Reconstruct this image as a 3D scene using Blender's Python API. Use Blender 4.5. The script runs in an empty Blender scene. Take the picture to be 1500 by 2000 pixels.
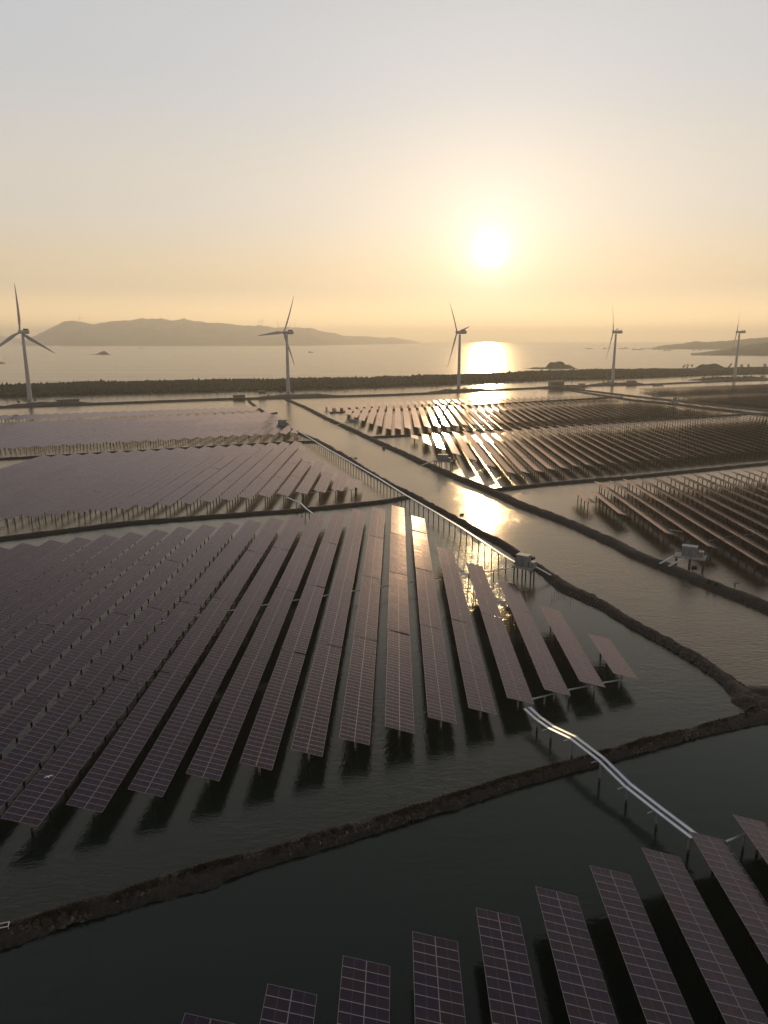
import bpy, bmesh, math, random
from math import radians, sin, cos, tan, pi, sqrt, atan2, floor
from mathutils import Vector, Matrix, noise
random.seed(11)
scene = bpy.context.scene
COL = scene.collection

# ------------------------------------------------------------------ camera
FPX, PITCH, CAMH = 1400.0, radians(13.5), 60.0       # focal length in photo pixels (1500 x 2000)
cd = bpy.data.cameras.new('camera')
cd.sensor_fit = 'VERTICAL'; cd.sensor_height = 24.0; cd.lens = FPX / 2000.0 * 24.0
cd.clip_start = 1.0; cd.clip_end = 60000.0
cam = bpy.data.objects.new('camera', cd); COL.objects.link(cam)
cam.location = (0, 0, CAMH); cam.rotation_euler = (pi / 2 - PITCH, 0, 0)
scene.camera = cam

# ------------------------------------------------------------------ sky, sun, exposure
SUN_AZ, SUN_EL = radians(8.0), radians(6.5)          # azimuth measured from +Y towards +X
sun_dir = Vector((sin(SUN_AZ) * cos(SUN_EL), cos(SUN_AZ) * cos(SUN_EL), sin(SUN_EL)))
scene.view_settings.view_transform = 'Standard'
scene.view_settings.look = 'None'
scene.view_settings.exposure = 0.0
scene.view_settings.gamma = 1.0
scene.view_settings.use_curve_mapping = False

W = bpy.data.worlds.new('World'); scene.world = W; W.use_nodes = True
nt = W.node_tree; nt.nodes.clear(); N, L = nt.nodes, nt.links
def wn(t, **k):
    n = N.new(t)
    for a, b in k.items(): setattr(n, a, b)
    return n
def wmath(op, a, b=None, clamp=False):
    n = wn('ShaderNodeMath', operation=op, use_clamp=clamp)
    for i, v in enumerate((a, b)):
        if v is None: continue
        if isinstance(v, (int, float)): n.inputs[i].default_value = v
        else: L.new(v, n.inputs[i])
    return n.outputs[0]
def wscale(col, fac):
    n = wn('ShaderNodeVectorMath', operation='SCALE')
    if isinstance(col, (tuple, list)): n.inputs[0].default_value = col[:3]
    else: L.new(col, n.inputs[0])
    if isinstance(fac, (int, float)): n.inputs['Scale'].default_value = fac
    else: L.new(fac, n.inputs['Scale'])
    return n.outputs[0]
def wadd(a, b):
    n = wn('ShaderNodeVectorMath', operation='ADD'); L.new(a, n.inputs[0]); L.new(b, n.inputs[1]); return n.outputs[0]
sky = wn('ShaderNodeTexSky', sky_type='NISHITA')
sky.sun_disc = False; sky.sun_elevation = SUN_EL; sky.sun_rotation = SUN_AZ
sky.altitude = 0; sky.air_density = 1.0; sky.dust_density = 4.0; sky.ozone_density = 1.0
tc = wn('ShaderNodeTexCoord')
sep = wn('ShaderNodeSeparateXYZ'); L.new(tc.outputs['Generated'], sep.inputs[0])
dot = wn('ShaderNodeVectorMath', operation='DOT_PRODUCT'); L.new(tc.outputs['Generated'], dot.inputs[0]); dot.inputs[1].default_value = sun_dir
mu = wmath('MAXIMUM', dot.outputs['Value'], 0.0)
# hazy air: pale veil whose colour depends on the height above the horizon, a little dimmer away from the sun
ramp = wn('ShaderNodeValToRGB'); L.new(wmath('MAXIMUM', sep.outputs['Z'], 0.0), ramp.inputs[0])
cr = ramp.color_ramp; cr.interpolation = 'EASE'
def stop(i, p, c):
    e = cr.elements[i] if i < 2 and len(cr.elements) > i else cr.elements.new(p)
    e.position = p; e.color = (*c, 1)
SKY_STOPS = [(0.0, (1.90, 1.28, .62)), (.07, (.79, .635, .435)), (.17, (.685, .635, .565)), (.32, (.575, .585, .605)), (.60, (.40, .415, .445)), (1.0, (.26, .28, .315))]
for i, (p, c) in enumerate(SKY_STOPS): stop(i, p, c)
side = wmath('ADD', wmath('MULTIPLY', dot.outputs['Value'], .25), .75)
veil = wscale(ramp.outputs[0], wmath('MULTIPLY', side, 10.3))
clear = wscale(sky.outputs[0], 0.05)
tot = wadd(veil, clear)
# aureole of the low sun in the hazy air
for n_, amp, c in ((16000, 28, (1, .97, .88)), (5000, 5.0, (1, .97, .88)), (1200, 2.8, (1, .98, .88)), (260, 1.7, (1, .98, .90)), (50, .8, (1, .98, .92)), (12, .25, (1, .98, .92))):
    tot = wadd(tot, wscale(c, wmath('MULTIPLY', wmath('POWER', mu, float(n_)), float(amp))))
bg = wn('ShaderNodeBackground'); bg.inputs['Strength'].default_value = 0.1
L.new(tot, bg.inputs['Color'])
wo = wn('ShaderNodeOutputWorld'); L.new(bg.outputs[0], wo.inputs['Surface'])

sl = bpy.data.lights.new('sun', 'SUN'); sl.energy = 1.2; sl.angle = radians(0.5); sl.color = (1.0, .70, .36)
so = bpy.data.objects.new('sun', sl); COL.objects.link(so)
so.rotation_euler = (-sun_dir).to_track_quat('-Z', 'Y').to_euler()
so.location = sun_dir * 900

scene.render.engine = 'CYCLES'
scene.cycles.use_denoising = True
scene.cycles.volume_bounces = 3
scene.cycles.max_bounces = 6
scene.cycles.sample_clamp_indirect = 6.0
scene.cycles.use_fast_gi = False

# ------------------------------------------------------------------ helpers
def ground(x, y, z=0.0):
    """photo pixel -> point of the place at height z"""
    u = (x - 750) / FPX; v = (y - 1000) / FPX
    fy = cos(PITCH) - v * sin(PITCH); dz = -(sin(PITCH) + v * cos(PITCH))
    t = (z - CAMH) / dz
    return Vector((u * t, fy * t, z))
def ray_at(x, y, Y):
    """point on the photo pixel's sight line at distance Y"""
    u = (x - 750) / FPX; v = (y - 1000) / FPX
    fy = cos(PITCH) - v * sin(PITCH); dz = -(sin(PITCH) + v * cos(PITCH))
    t = Y / fy
    return Vector((u * t, Y, CAMH + dz * t))
def proj(p):
    z = p[2] - CAMH; d = p[1] * cos(PITCH) - z * sin(PITCH)
    if d < 1: return None
    return (750 + FPX * p[0] / d, 1000 - FPX * (p[1] * sin(PITCH) + z * cos(PITCH)) / d)

def tag(o, label=None, cat=None, group=None, kind=None):
    if label: o['label'] = label
    if cat: o['category'] = cat
    if group: o['group'] = group
    if kind: o['kind'] = kind
    return o
def empty(name, loc=(0, 0, 0), rz=0.0):
    o = bpy.data.objects.new(name, None); o.location = loc; o.rotation_euler = (0, 0, rz)
    COL.objects.link(o); return o
def put(name, me, parent=None, loc=None, rot=None):
    o = bpy.data.objects.new(name, me)
    if parent is not None: o.parent = parent
    if loc is not None: o.location = loc
    if rot is not None: o.rotation_euler = rot
    COL.objects.link(o); return o
def copy_tree(o, parent=None):
    c = o.copy(); COL.objects.link(c)
    if parent is not None: c.parent = parent
    for ch in list(o.children): copy_tree(ch, c)
    return c

class MB:
    """collects shapes into one mesh"""
    def __init__(s): s.v = []; s.f = []; s.m = []; s.uv = None
    def add(s, vs, fs, mi=0):
        b = len(s.v); s.v += [tuple(q) for q in vs]
        s.f += [tuple(b + i for i in f) for f in fs]; s.m += [mi] * len(fs)
    def box(s, c, d, mi=0, M=None):
        hx, hy, hz = d[0] / 2, d[1] / 2, d[2] / 2
        vs = [Vector((x, y, z)) for x in (-hx, hx) for y in (-hy, hy) for z in (-hz, hz)]
        if M is not None: vs = [M @ q for q in vs]
        vs = [q + Vector(c) for q in vs]
        s.add(vs, [(0, 1, 3, 2), (4, 6, 7, 5), (0, 4, 5, 1), (2, 3, 7, 6), (0, 2, 6, 4), (1, 5, 7, 3)], mi)
    def bar(s, a, b, w, h, mi=0):
        a, b = Vector(a), Vector(b); d = (b - a); ln = d.length; d.normalize()
        sd = d.cross(Vector((0, 0, 1)))
        if sd.length < 1e-3: sd = Vector((1, 0, 0))
        sd.normalize(); up = sd.cross(d)
        M = Matrix((sd, d, up)).transposed()
        s.box((a + b) / 2, (w, ln, h), mi, M)
    def tube(s, a, b, r0, r1=None, n=8, mi=0, cap=True):
        a, b = Vector(a), Vector(b); r1 = r0 if r1 is None else r1
        d = (b - a).normalized(); x = d.orthogonal().normalized(); y = d.cross(x)
        vs = [a + (x * cos(t) + y * sin(t)) * r0 for t in [2 * pi * i / n for i in range(n)]] + \
             [b + (x * cos(t) + y * sin(t)) * r1 for t in [2 * pi * i / n for i in range(n)]]
        fs = [(i, (i + 1) % n, n + (i + 1) % n, n + i) for i in range(n)]
        if cap: fs += [tuple(range(n - 1, -1, -1)), tuple(range(n, 2 * n))]
        s.add(vs, fs, mi)
    def loft(s, rings, mi=0, cap=True):
        n = len(rings[0]); vs = [q for r in rings for q in r]; fs = []
        for k in range(len(rings) - 1):
            for i in range(n):
                fs.append((k * n + i, k * n + (i + 1) % n, (k + 1) * n + (i + 1) % n, (k + 1) * n + i))
        if cap: fs += [tuple(range(n - 1, -1, -1)), tuple((len(rings) - 1) * n + i for i in range(n))]
        s.add(vs, fs, mi)
    def mesh(s, name, mats, smooth=False):
        me = bpy.data.meshes.new(name); me.from_pydata(s.v, [], s.f)
        for m in (mats if isinstance(mats, (list, tuple)) else [mats]): me.materials.append(m)
        me.polygons.foreach_set('material_index', s.m)
        if smooth: me.polygons.foreach_set('use_smooth', [True] * len(s.f))
        me.validate(); me.update(); return me
    def build(s, name, mats, parent=None, smooth=False, loc=None, rot=None):
        return put(name, s.mesh(name, mats, smooth), parent, loc, rot)

# ------------------------------------------------------------------ materials
def material(name):
    m = bpy.data.materials.new(name); m.use_nodes = True
    t = m.node_tree; return m, t.nodes, t.links, t.nodes['Principled BSDF']
def simple(name, col, rough=.7, metal=0.0, var=.25, scale=1.5, bump=0.0, coord='Object'):
    m, n, l, b = material(name)
    b.inputs['Roughness'].default_value = rough; b.inputs['Metallic'].default_value = metal
    t = n.new('ShaderNodeTexCoord'); z = n.new('ShaderNodeTexNoise')
    z.inputs['Scale'].default_value = scale; z.inputs['Detail'].default_value = 5; z.inputs['Roughness'].default_value = .65
    l.new(t.outputs[coord], z.inputs['Vector'])
    r = n.new('ShaderNodeValToRGB'); l.new(z.outputs['Fac'], r.inputs[0])
    e = r.color_ramp.elements; e[0].position = .3; e[1].position = .72
    e[0].color = (*[c * (1 - var) for c in col], 1); e[1].color = (*[min(1, c * (1 + var)) for c in col], 1)
    l.new(r.outputs[0], b.inputs['Base Color'])
    if bump:
        q = n.new('ShaderNodeBump'); q.inputs['Strength'].default_value = .8; q.inputs['Distance'].default_value = bump
        l.new(z.outputs['Fac'], q.inputs['Height']); l.new(q.outputs[0], b.inputs['Normal'])
    return m

def fresnel_mix(m, n, l, normal, ior, tint, rough, body=None, body_out=None, rough_out=None):
    """dull body under a clear surface film whose reflection tint holds golden light, on panels also coating colour"""
    out = n['Material Output']; n.remove(n['Principled BSDF'])
    d = n.new('ShaderNodeBsdfDiffuse'); g = n.new('ShaderNodeBsdfGlossy'); f = n.new('ShaderNodeFresnel'); mx = n.new('ShaderNodeMixShader')
    g.distribution = 'GGX'; g.inputs['Color'].default_value = (*tint, 1); g.inputs['Roughness'].default_value = rough
    f.inputs['IOR'].default_value = ior
    if body is not None: d.inputs['Color'].default_value = (*body, 1)
    if body_out is not None: l.new(body_out, d.inputs['Color'])
    if rough_out is not None: l.new(rough_out, g.inputs['Roughness'])
    if normal is not None:
        l.new(normal, g.inputs['Normal']); l.new(normal, f.inputs['Normal'])
    l.new(f.outputs[0], mx.inputs[0]); l.new(d.outputs[0], mx.inputs[1]); l.new(g.outputs[0], mx.inputs[2]); l.new(mx.outputs[0], out.inputs['Surface'])
def water(name, base, rough, layers, patch=0.5, ior=1.333, tint=(1, 1, 1)):
    """layers: (scale xyz, noise scale, bump distance)"""
    m, n, l, b = material(name)
    t = n.new('ShaderNodeTexCoord'); prev = None
    pz = n.new('ShaderNodeTexNoise'); pz.inputs['Scale'].default_value = .018; pz.inputs['Detail'].default_value = 3
    l.new(t.outputs['Object'], pz.inputs['Vector'])
    pr = n.new('ShaderNodeMapRange'); l.new(pz.outputs['Fac'], pr.inputs[0])
    pr.inputs[1].default_value = .38; pr.inputs[2].default_value = .62; pr.inputs[3].default_value = 1 - patch; pr.inputs[4].default_value = 1.0
    for sc, rot, ns, dist in layers:
        mp = n.new('ShaderNodeMapping'); mp.inputs['Scale'].default_value = sc; mp.inputs['Rotation'].default_value = (0, 0, rot)
        l.new(t.outputs['Object'], mp.inputs['Vector'])
        z = n.new('ShaderNodeTexNoise'); z.inputs['Scale'].default_value = ns; z.inputs['Detail'].default_value = 2.5; z.inputs['Roughness'].default_value = .55
        l.new(mp.outputs[0], z.inputs['Vector'])
        q = n.new('ShaderNodeBump'); q.inputs['Distance'].default_value = dist
        l.new(pr.outputs[0], q.inputs['Strength']); l.new(z.outputs['Fac'], q.inputs['Height'])
        if prev is not None: l.new(prev, q.inputs['Normal'])
        prev = q.outputs[0]
    fresnel_mix(m, n, l, prev, ior, tint, rough, body=base)
    return m

def panel_glass():
    m, n, l, b = material('panel_glass')
    uv = n.new('ShaderNodeUVMap'); sp = n.new('ShaderNodeSeparateXYZ'); l.new(uv.outputs[0], sp.inputs[0])
    def mth(op, a, c=None):
        q = n.new('ShaderNodeMath'); q.operation = op
        for i, v in enumerate((a, c)):
            if v is None: continue
            if isinstance(v, (int, float)): q.inputs[i].default_value = v
            else: l.new(v, q.inputs[i])
        return q.outputs[0]
    # the pale gap between the two half-strings and the thin busbar gaps between cells
    mid = mth('LESS_THAN', mth('ABSOLUTE', mth('SUBTRACT', sp.outputs[0], .5)), .007)
    gx = mth('LESS_THAN', mth('FRACT', mth('MULTIPLY', sp.outputs[0], 24.0)), .05)
    gy = mth('LESS_THAN', mth('FRACT', mth('MULTIPLY', sp.outputs[1], 6.0)), .035)
    lines = mth('MAXIMUM', mth('MULTIPLY', mth('MAXIMUM', gx, gy), .25), mid)
    geo = n.new('ShaderNodeNewGeometry'); oi = n.new('ShaderNodeObjectInfo')
    rnd = mth('FRACT', mth('ADD', geo.outputs['Random Per Island'], oi.outputs['Random']))
    r = n.new('ShaderNodeValToRGB'); l.new(rnd, r.inputs[0]); r.color_ramp.interpolation = 'LINEAR'
    e = r.color_ramp.elements
    e[0].color = (.005, .004, .018, 1); e[1].color = (.013, .005, .012, 1)
    e2 = r.color_ramp.elements.new(.5); e2.color = (.010, .006, .020, 1)
    mx = n.new('ShaderNodeMix'); mx.data_type = 'RGBA'; l.new(lines, mx.inputs['Factor'])
    l.new(r.outputs[0], mx.inputs['A']); mx.inputs['B'].default_value = (.10, .085, .095, 1)
    # dust film
    t = n.new('ShaderNodeTexCoord'); z = n.new('ShaderNodeTexNoise'); z.inputs['Scale'].default_value = .9; z.inputs['Detail'].default_value = 4
    l.new(t.outputs['Object'], z.inputs['Vector'])
    mr = n.new('ShaderNodeMapRange'); l.new(z.outputs['Fac'], mr.inputs[0]); mr.inputs[3].default_value = .11; mr.inputs[4].default_value = .19
    fresnel_mix(m, n, l, None, 1.36, (1.0, .83, .81), .1, None, mx.outputs['Result'], mr.outputs[0])
    return m

M = {}
M['glass'] = panel_glass()
M['alu'] = simple('aluminium_frame', (.31, .28, .28), .5, .4, .12, 3)
M['backsheet'] = simple('panel_backsheet', (.16, .16, .17), .7, 0, .1, 2)
M['steel'] = simple('galvanised_steel', (.18, .18, .19), .55, .3, .2, 2)
M['tray'] = simple('cable_tray_steel', (.60, .62, .66), .33, .75, .12, 1.2)
M['cable'] = simple('black_cable', (.02, .02, .022), .6, 0, .2, 2)
M['white'] = simple('turbine_paint', (.38, .38, .40), .5, 0, .06, .3)
M['dark'] = simple('dark_metal', (.06, .06, .065), .55, .2, .2, 2)
M['cabin'] = simple('cabin_paint', (.19, .22, .24), .55, 0, .12, .8)
M['red'] = simple('red_sign', (.45, .05, .03), .5, 0, .05)
M['concrete'] = simple('concrete', (.30, .29, .27), .85, 0, .25, .9, .02)
M['hut'] = simple('hut_wall', (.20, .18, .16), .85, 0, .25, .6, .02)
M['roof'] = simple('hut_roof', (.13, .11, .10), .8, 0, .3, .8, .02)
M['earth'] = simple('bank_earth', (.025, .020, .018), .97, 0, .6, 1.8, .30, 'Object')
M['earth_far'] = simple('bank_earth_far', (.055, .046, .036), .95, 0, .4, .12, .3)
M['clod'] = simple('bank_clod', (.062, .048, .041), .97, 0, .85, 1.4, .1)
M['rock'] = simple('bank_rock', (.13, .115, .10), .9, 0, .35, .8, .1)
M['foliage'] = simple('foliage', (.030, .031, .014), .85, 0, .5, .35, 0)
M['grass'] = simple('dry_grass', (.046, .026, .015), .95, 0, .7, .5, 0)
M['bark'] = simple('bark', (.09, .07, .05), .9, 0, .3, 2)
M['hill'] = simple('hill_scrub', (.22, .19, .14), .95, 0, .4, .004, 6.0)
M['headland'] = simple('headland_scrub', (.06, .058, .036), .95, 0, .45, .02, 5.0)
M['boat'] = simple('boat_paint', (.14, .12, .11), .6, 0, .3, .3)
M['bird'] = simple('white_feathers', (.82, .80, .78), .8, 0, .05, 8)
M['foam'] = simple('white_plastic', (.7, .7, .7), .5, 0, .1, 3)
def pile(name, up):
    m, n, l, b = material(name); b.inputs['Roughness'].default_value = .7
    t = n.new('ShaderNodeTexCoord'); s = n.new('ShaderNodeSeparateXYZ'); l.new(t.outputs['Object'], s.inputs[0])
    z = n.new('ShaderNodeTexNoise'); z.inputs['Scale'].default_value = 3.0; l.new(t.outputs['Object'], z.inputs['Vector'])
    a = n.new('ShaderNodeMath'); a.operation = 'MULTIPLY_ADD'; l.new(z.outputs['Fac'], a.inputs[0]); a.inputs[1].default_value = .5; l.new(s.outputs[2], a.inputs[2])
    r = n.new('ShaderNodeValToRGB'); l.new(a.outputs[0], r.inputs[0])
    e = r.color_ramp.elements; e[0].position = .75; e[0].color = (.028, .026, .02, 1); e[1].position = .95; e[1].color = (*up, 1)
    l.new(r.outputs[0], b.inputs['Base Color']); return m
M['pile'] = pile('concrete_pile', (.17, .18, .20)); M['pile_dark'] = pile('backlit_pile', (.060, .055, .050))  # darker copy: wet piles, with their backlit silhouette put into the colour
RIPPLE = [((.5, 1.0, 1), .10, 1.05, .10), ((.8, 1, 1), -.3, 2.7, .055), ((.5, 1, 1), .08, .2, .10)]
LIGHT = [((.5, 1.0, 1), .10, 1.05, .085), ((.8, 1, 1), -.3, 2.7, .06), ((.5, 1, 1), .08, .2, .08)]
CALM = [((.5, 1.0, 1), .10, .9, .05), ((.8, 1, 1), -.3, 2.4, .022), ((.5, 1, 1), .08, .2, .06)]
M['calm'] = water('calm_pond_water', (.003, .009, .007), .16, CALM, .5, 1.33, (.95, 1, .94))
M['pond'] = water('pond_water', (.005, .0115, .009), .15, LIGHT, .7, 1.39, (1, .96, .88))
M['silty'] = water('silty_water', (.050, .038, .024), .17, RIPPLE, .7, 1.46, (1, .90, .78))  # brown silt in the body, golden glow put into the reflection tint
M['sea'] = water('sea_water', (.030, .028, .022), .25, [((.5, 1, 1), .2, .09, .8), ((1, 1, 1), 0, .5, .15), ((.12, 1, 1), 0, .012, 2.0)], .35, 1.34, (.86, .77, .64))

# ------------------------------------------------------------------ water and air
def sheet(name, pts, mat, label, z=0.0, cat='water'):
    me = bpy.data.meshes.new(name); me.from_pydata([(x, y, z) for x, y in pts], [], [tuple(range(len(pts)))])
    me.materials.append(mat); return tag(put(name, me), label, cat, None, 'structure')
SHORE = [(-9000, 250), (-1400, 560), (-900, 700), (-430, 830), (-330, 880), (-160, 935), (0, 1000), (110, 1090), (250, 1170), (420, 1260), (620, 1370), (900, 1500), (1350, 1665), (1800, 1830), (9000, 3200)]
POND_EDGE = [(-9000, 60), (-600, 60), (-125, 209), (-85.8, 232.8), (-45.3, 246.7), (-18.8, 256.3), (0, 265.7), (11.5, 272.5), (20, 246.5), (29.3, 218.7), (35.3, 205.2), (38.8, 191.2), (42.3, 177.6), (45.3, 166.3), (50.5, 154), (53.7, 142.6), (56.9, 133.8), (59.6, 125.4), (61.6, 118), (62.6, 113), (64, 107.5), (70, 108.6), (84, 112), (9000, 600)]
NEAR_EDGE = [(-9000, 20), (-300, 20), (-140, 34), (-70, 47), (-52, 55), (-39.5, 61.6), (-20.8, 70.4), (-.2, 79.4), (17.2, 87.8), (27.8, 92.3), (39.4, 97.3), (51.8, 102.4), (60.5, 106), (70, 108.6), (84, 112), (140, 133), (300, 200), (9000, 590)]
sheet('pond_water', [(-9000, -400), (9000, -400)] + NEAR_EDGE[::-1], M['calm'], 'calm dark green water of the nearest pond')
i70 = POND_EDGE.index((70, 108.6)); n70 = NEAR_EDGE.index((70, 108.6))
sheet('pond_water', NEAR_EDGE[:n70 + 1] + POND_EDGE[:i70][::-1], M['pond'], 'rippled grey-green water of the large middle pond')
POND_EDGE = POND_EDGE[:i70] + NEAR_EDGE[n70:]
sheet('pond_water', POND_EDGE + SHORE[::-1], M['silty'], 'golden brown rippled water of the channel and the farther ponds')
sheet('sea', SHORE + [(16000, 21000), (-16000, 21000)], M['sea'], 'pale shimmering sea stretching to the horizon under the low sun', 0.0)

hz = MB(); hz.box((0, 10900, 168), (33000, 22800, 344))
hm = bpy.data.materials.new('haze'); hm.use_nodes = True
hm.node_tree.nodes.clear()
pv = hm.node_tree.nodes.new('ShaderNodeVolumePrincipled'); ho = hm.node_tree.nodes.new('ShaderNodeOutputMaterial')
pv.inputs['Color'].default_value = (1.0, .94, .82, 1); pv.inputs['Density'].default_value = 1.25e-4; pv.inputs['Anisotropy'].default_value = .5
hm.node_tree.links.new(pv.outputs[0], ho.inputs['Volume'])
HAZE = tag(hz.build('haze', hm), 'thin golden evening haze hanging over the ponds and the sea', 'haze', None, 'stuff')

# ------------------------------------------------------------------ earth banks
def nz(x, y, z=0.0, s=1.0): return noise.noise(Vector((x * s, y * s, z)))
def bank(name, pts, half, h, label, mat=None, rough=1.0, extra=None, cat='bank', minstep=.7, fine=0.0):
    """raised bank along a list of (x, y[, half width])"""
    P = []
    for i in range(len(pts) - 1):
        a, b = pts[i], pts[i + 1]
        wa = a[2] if len(a) > 2 else half; wb = b[2] if len(b) > 2 else half
        ln = sqrt((a[0] - b[0]) ** 2 + (a[1] - b[1]) ** 2)
        step = max(minstep, min(a[1], b[1]) / 170.0); n = max(1, int(ln / step))
        for k in range(n):
            t = k / n; P.append((a[0] + (b[0] - a[0]) * t, a[1] + (b[1] - a[1]) * t, wa + (wb - wa) * t))
    a = pts[-1]; P.append((a[0], a[1], a[2] if len(a) > 2 else half))
    # smooth the corners
    for _ in range(4):
        P = [P[0]] + [tuple((P[i - 1][k] + 2 * P[i][k] + P[i + 1][k]) / 4 for k in range(3)) for i in range(1, len(P) - 1)] + [P[-1]]
    prof = [(-1.25, -.5), (-1.0, .05), (-.8, .45), (-.55, .78), (-.28, .95), (0, 1.0), (.28, .95), (.55, .78), (.8, .45), (1.0, .05), (1.25, -.5)]
    vs = []; fs = []; m = len(prof)
    for i, (x, y, w) in enumerate(P):
        x0, y0, _ = P[max(0, i - 1)]; x1, y1, _ = P[min(len(P) - 1, i + 1)]
        d = Vector((x1 - x0, y1 - y0)); d.normalize(); nx, ny = -d.y, d.x
        ww = w * (1 + .22 * rough * nz(x, y, 3, .11)); off = .35 * w * rough * nz(x, y, 9, .06)
        for u, hh in prof:
            e = .22 * rough * w * nz(x + u * 3, y, 5 + u, .45)
            px, py = x + nx * (u * ww + off + e * (abs(u) > .7)), y + ny * (u * ww + off + e * (abs(u) > .7))
            z = h * hh
            if hh > 0:
                z += rough * h * (.26 * nz(px, py, 1, .28) + .20 * nz(px, py, 2, .9) + .10 * nz(px, py, 7, 2.1))
                if fine: z += fine * (nz(px, py, 11, 3.7) + .6 * nz(px, py, 12, 7.9))
            vs.append((px, py, z))
    for i in range(len(P) - 1):
        for k in range(m - 1): fs.append((i * m + k, i * m + k + 1, (i + 1) * m + k + 1, (i + 1) * m + k))
    me = bpy.data.meshes.new(name); me.from_pydata(vs, [], fs); me.materials.append(mat or M['earth'])
    me.polygons.foreach_set('use_smooth', [True] * len(fs)); me.update()
    o = put(name, me); tag(o, label, cat, None, 'structure'); o['crest'] = 0
    return o, P
GP = lambda L_, z=.4: [tuple(ground(x, y, z)[:2]) for x, y in L_]
near_pts = [(-140, 34, 1.5), (-70, 47, 1.5), (-52, 55, 1.5), (-39.5, 61.6, 1.45), (-20.8, 70.4, 1.6), (-.2, 79.4, 1.2), (17.2, 87.8, 1.15), (27.8, 92.3, 1.0), (39.4, 97.3, 1.15), (51.8, 102.4, 1.2), (60.5, 106, 1.3), (70, 108.6, 1.4), (84, 112, 1.4), (140, 133, 1.4), (300, 200, 1.5)]
_, NEARP = bank('earth_bank', near_pts, 1.5, 1.0, 'rough scrub-covered earth bank winding across the near ponds', M['earth'], 1.5, minstep=.28, fine=.20)
left_channel = GP([(490, 787), (520, 808), (545, 822), (560, 835), (620, 860), (680, 894), (740, 933), (800, 964), (860, 996), (930, 1036), (980, 1059), (1020, 1086), (1065, 1116), (1110, 1148), (1180, 1182), (1240, 1218), (1300, 1251), (1360, 1286), (1415, 1321)], .5) + [(62.6, 114), (63.5, 108.5)]
left_channel = [(-139, 742)] + left_channel
lw = []
for i, (x, y) in enumerate(left_channel): lw.append((x, y, 2.6 if 160 < y < 172 else (1.35 if y < 330 else 1.7)))
lw[-2] = (*lw[-2][:2], 2.5); lw[-1] = (*lw[-1][:2], 3.0)
_, LEFTP = bank('earth_bank', lw, 1.9, 1.2, 'narrow lumpy earth bank carrying the long cable bridge beside the channel', M['earth'], 1.3, minstep=.45, fine=.12)
right_channel = GP([(560, 780), (600, 797), (640, 818), (690, 840), (750, 868), (820, 900), (880, 927), (950, 955), (1000, 977), (1035, 992), (1140, 1032), (1215, 1068), (1250, 1086), (1330, 1118), (1417, 1153), (1500, 1186), (1590, 1224)], .5) + [(100, 122), (112, 80)]
_, RIGHTP = bank('earth_bank', right_channel, 2.5, 1.5, 'smooth dark earth bank along the far side of the channel', M['earth'], .75)
for px, half, txt in (
    ([(-260, 1090), (-40, 1057), (0, 1052), (250, 1021), (500, 1002), (540, 1000), (650, 990), (750, 979), (800, 970)], 1.5, 'thin straight earth bank between the middle pond and the pond behind it'),
    ([(-260, 909), (-30, 898), (60, 893), (270, 881), (435, 871), (550, 865), (618, 862), (640, 872)], 1.0, 'very thin earth bank half hidden under the left solar tables'),
    ([(722, 854), (788, 851), (844, 847), (1050, 835), (1440, 810), (1475, 808), (1560, 805)], 1.7, 'thin earth bank between the two golden solar ponds'),
    ([(962, 957), (1050, 947), (1165, 937), (1250, 930), (1500, 905), (1620, 896), (1800, 882)], 1.8, 'earth bank in front of the large golden solar pond'),
    ([(645, 806), (690, 804), (850, 796), (1000, 787), (1182, 777), (1215, 775)], 1.8, 'low earth bank behind the farthest golden rows'),
    ([(502, 811), (520, 809.5), (540, 806)], 1.4, 'short earth spur reaching from the channel bank into the left pond')):
    bank('earth_bank', GP(px), half, 1.0, txt, M['earth'], .7, cat='bank')
def shore_extra(x, y): return 0
coast_pts = [(-560, 560)] + GP([(0, 795), (150, 790), (350, 782.5), (450, 779), (550, 777), (590, 776), (750, 771.5), (850, 767.5), (917, 764), (975, 761), (1067, 757), (1121, 754), (1173, 752.5), (1260, 751), (1379, 745.6), (1500, 742)], .8) + [(760, 1200)]
bank('coast_road', coast_pts, 4.2, 1.9, 'long earth road bank running under the wind turbines', M['earth_far'], .45, cat='road bank')
bank('earth_bank', GP([(1095, 757), (1139, 762), (1240, 774), (1314.5, 782), (1431, 795), (1500, 802), (1590, 812), (1750, 833)], .6), 2.6, 1.5, 'far bank of the narrow canal on the right', M['earth_far'], .5)
bank('earth_bank', GP([(1090, 759), (1137, 766), (1240, 782), (1309, 788), (1368, 796), (1431, 803), (1500, 810.6), (1590, 822), (1750, 846)], .6), 3.0, 1.5, 'near bank of the narrow canal on the right', M['earth_far'], .5)
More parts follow.
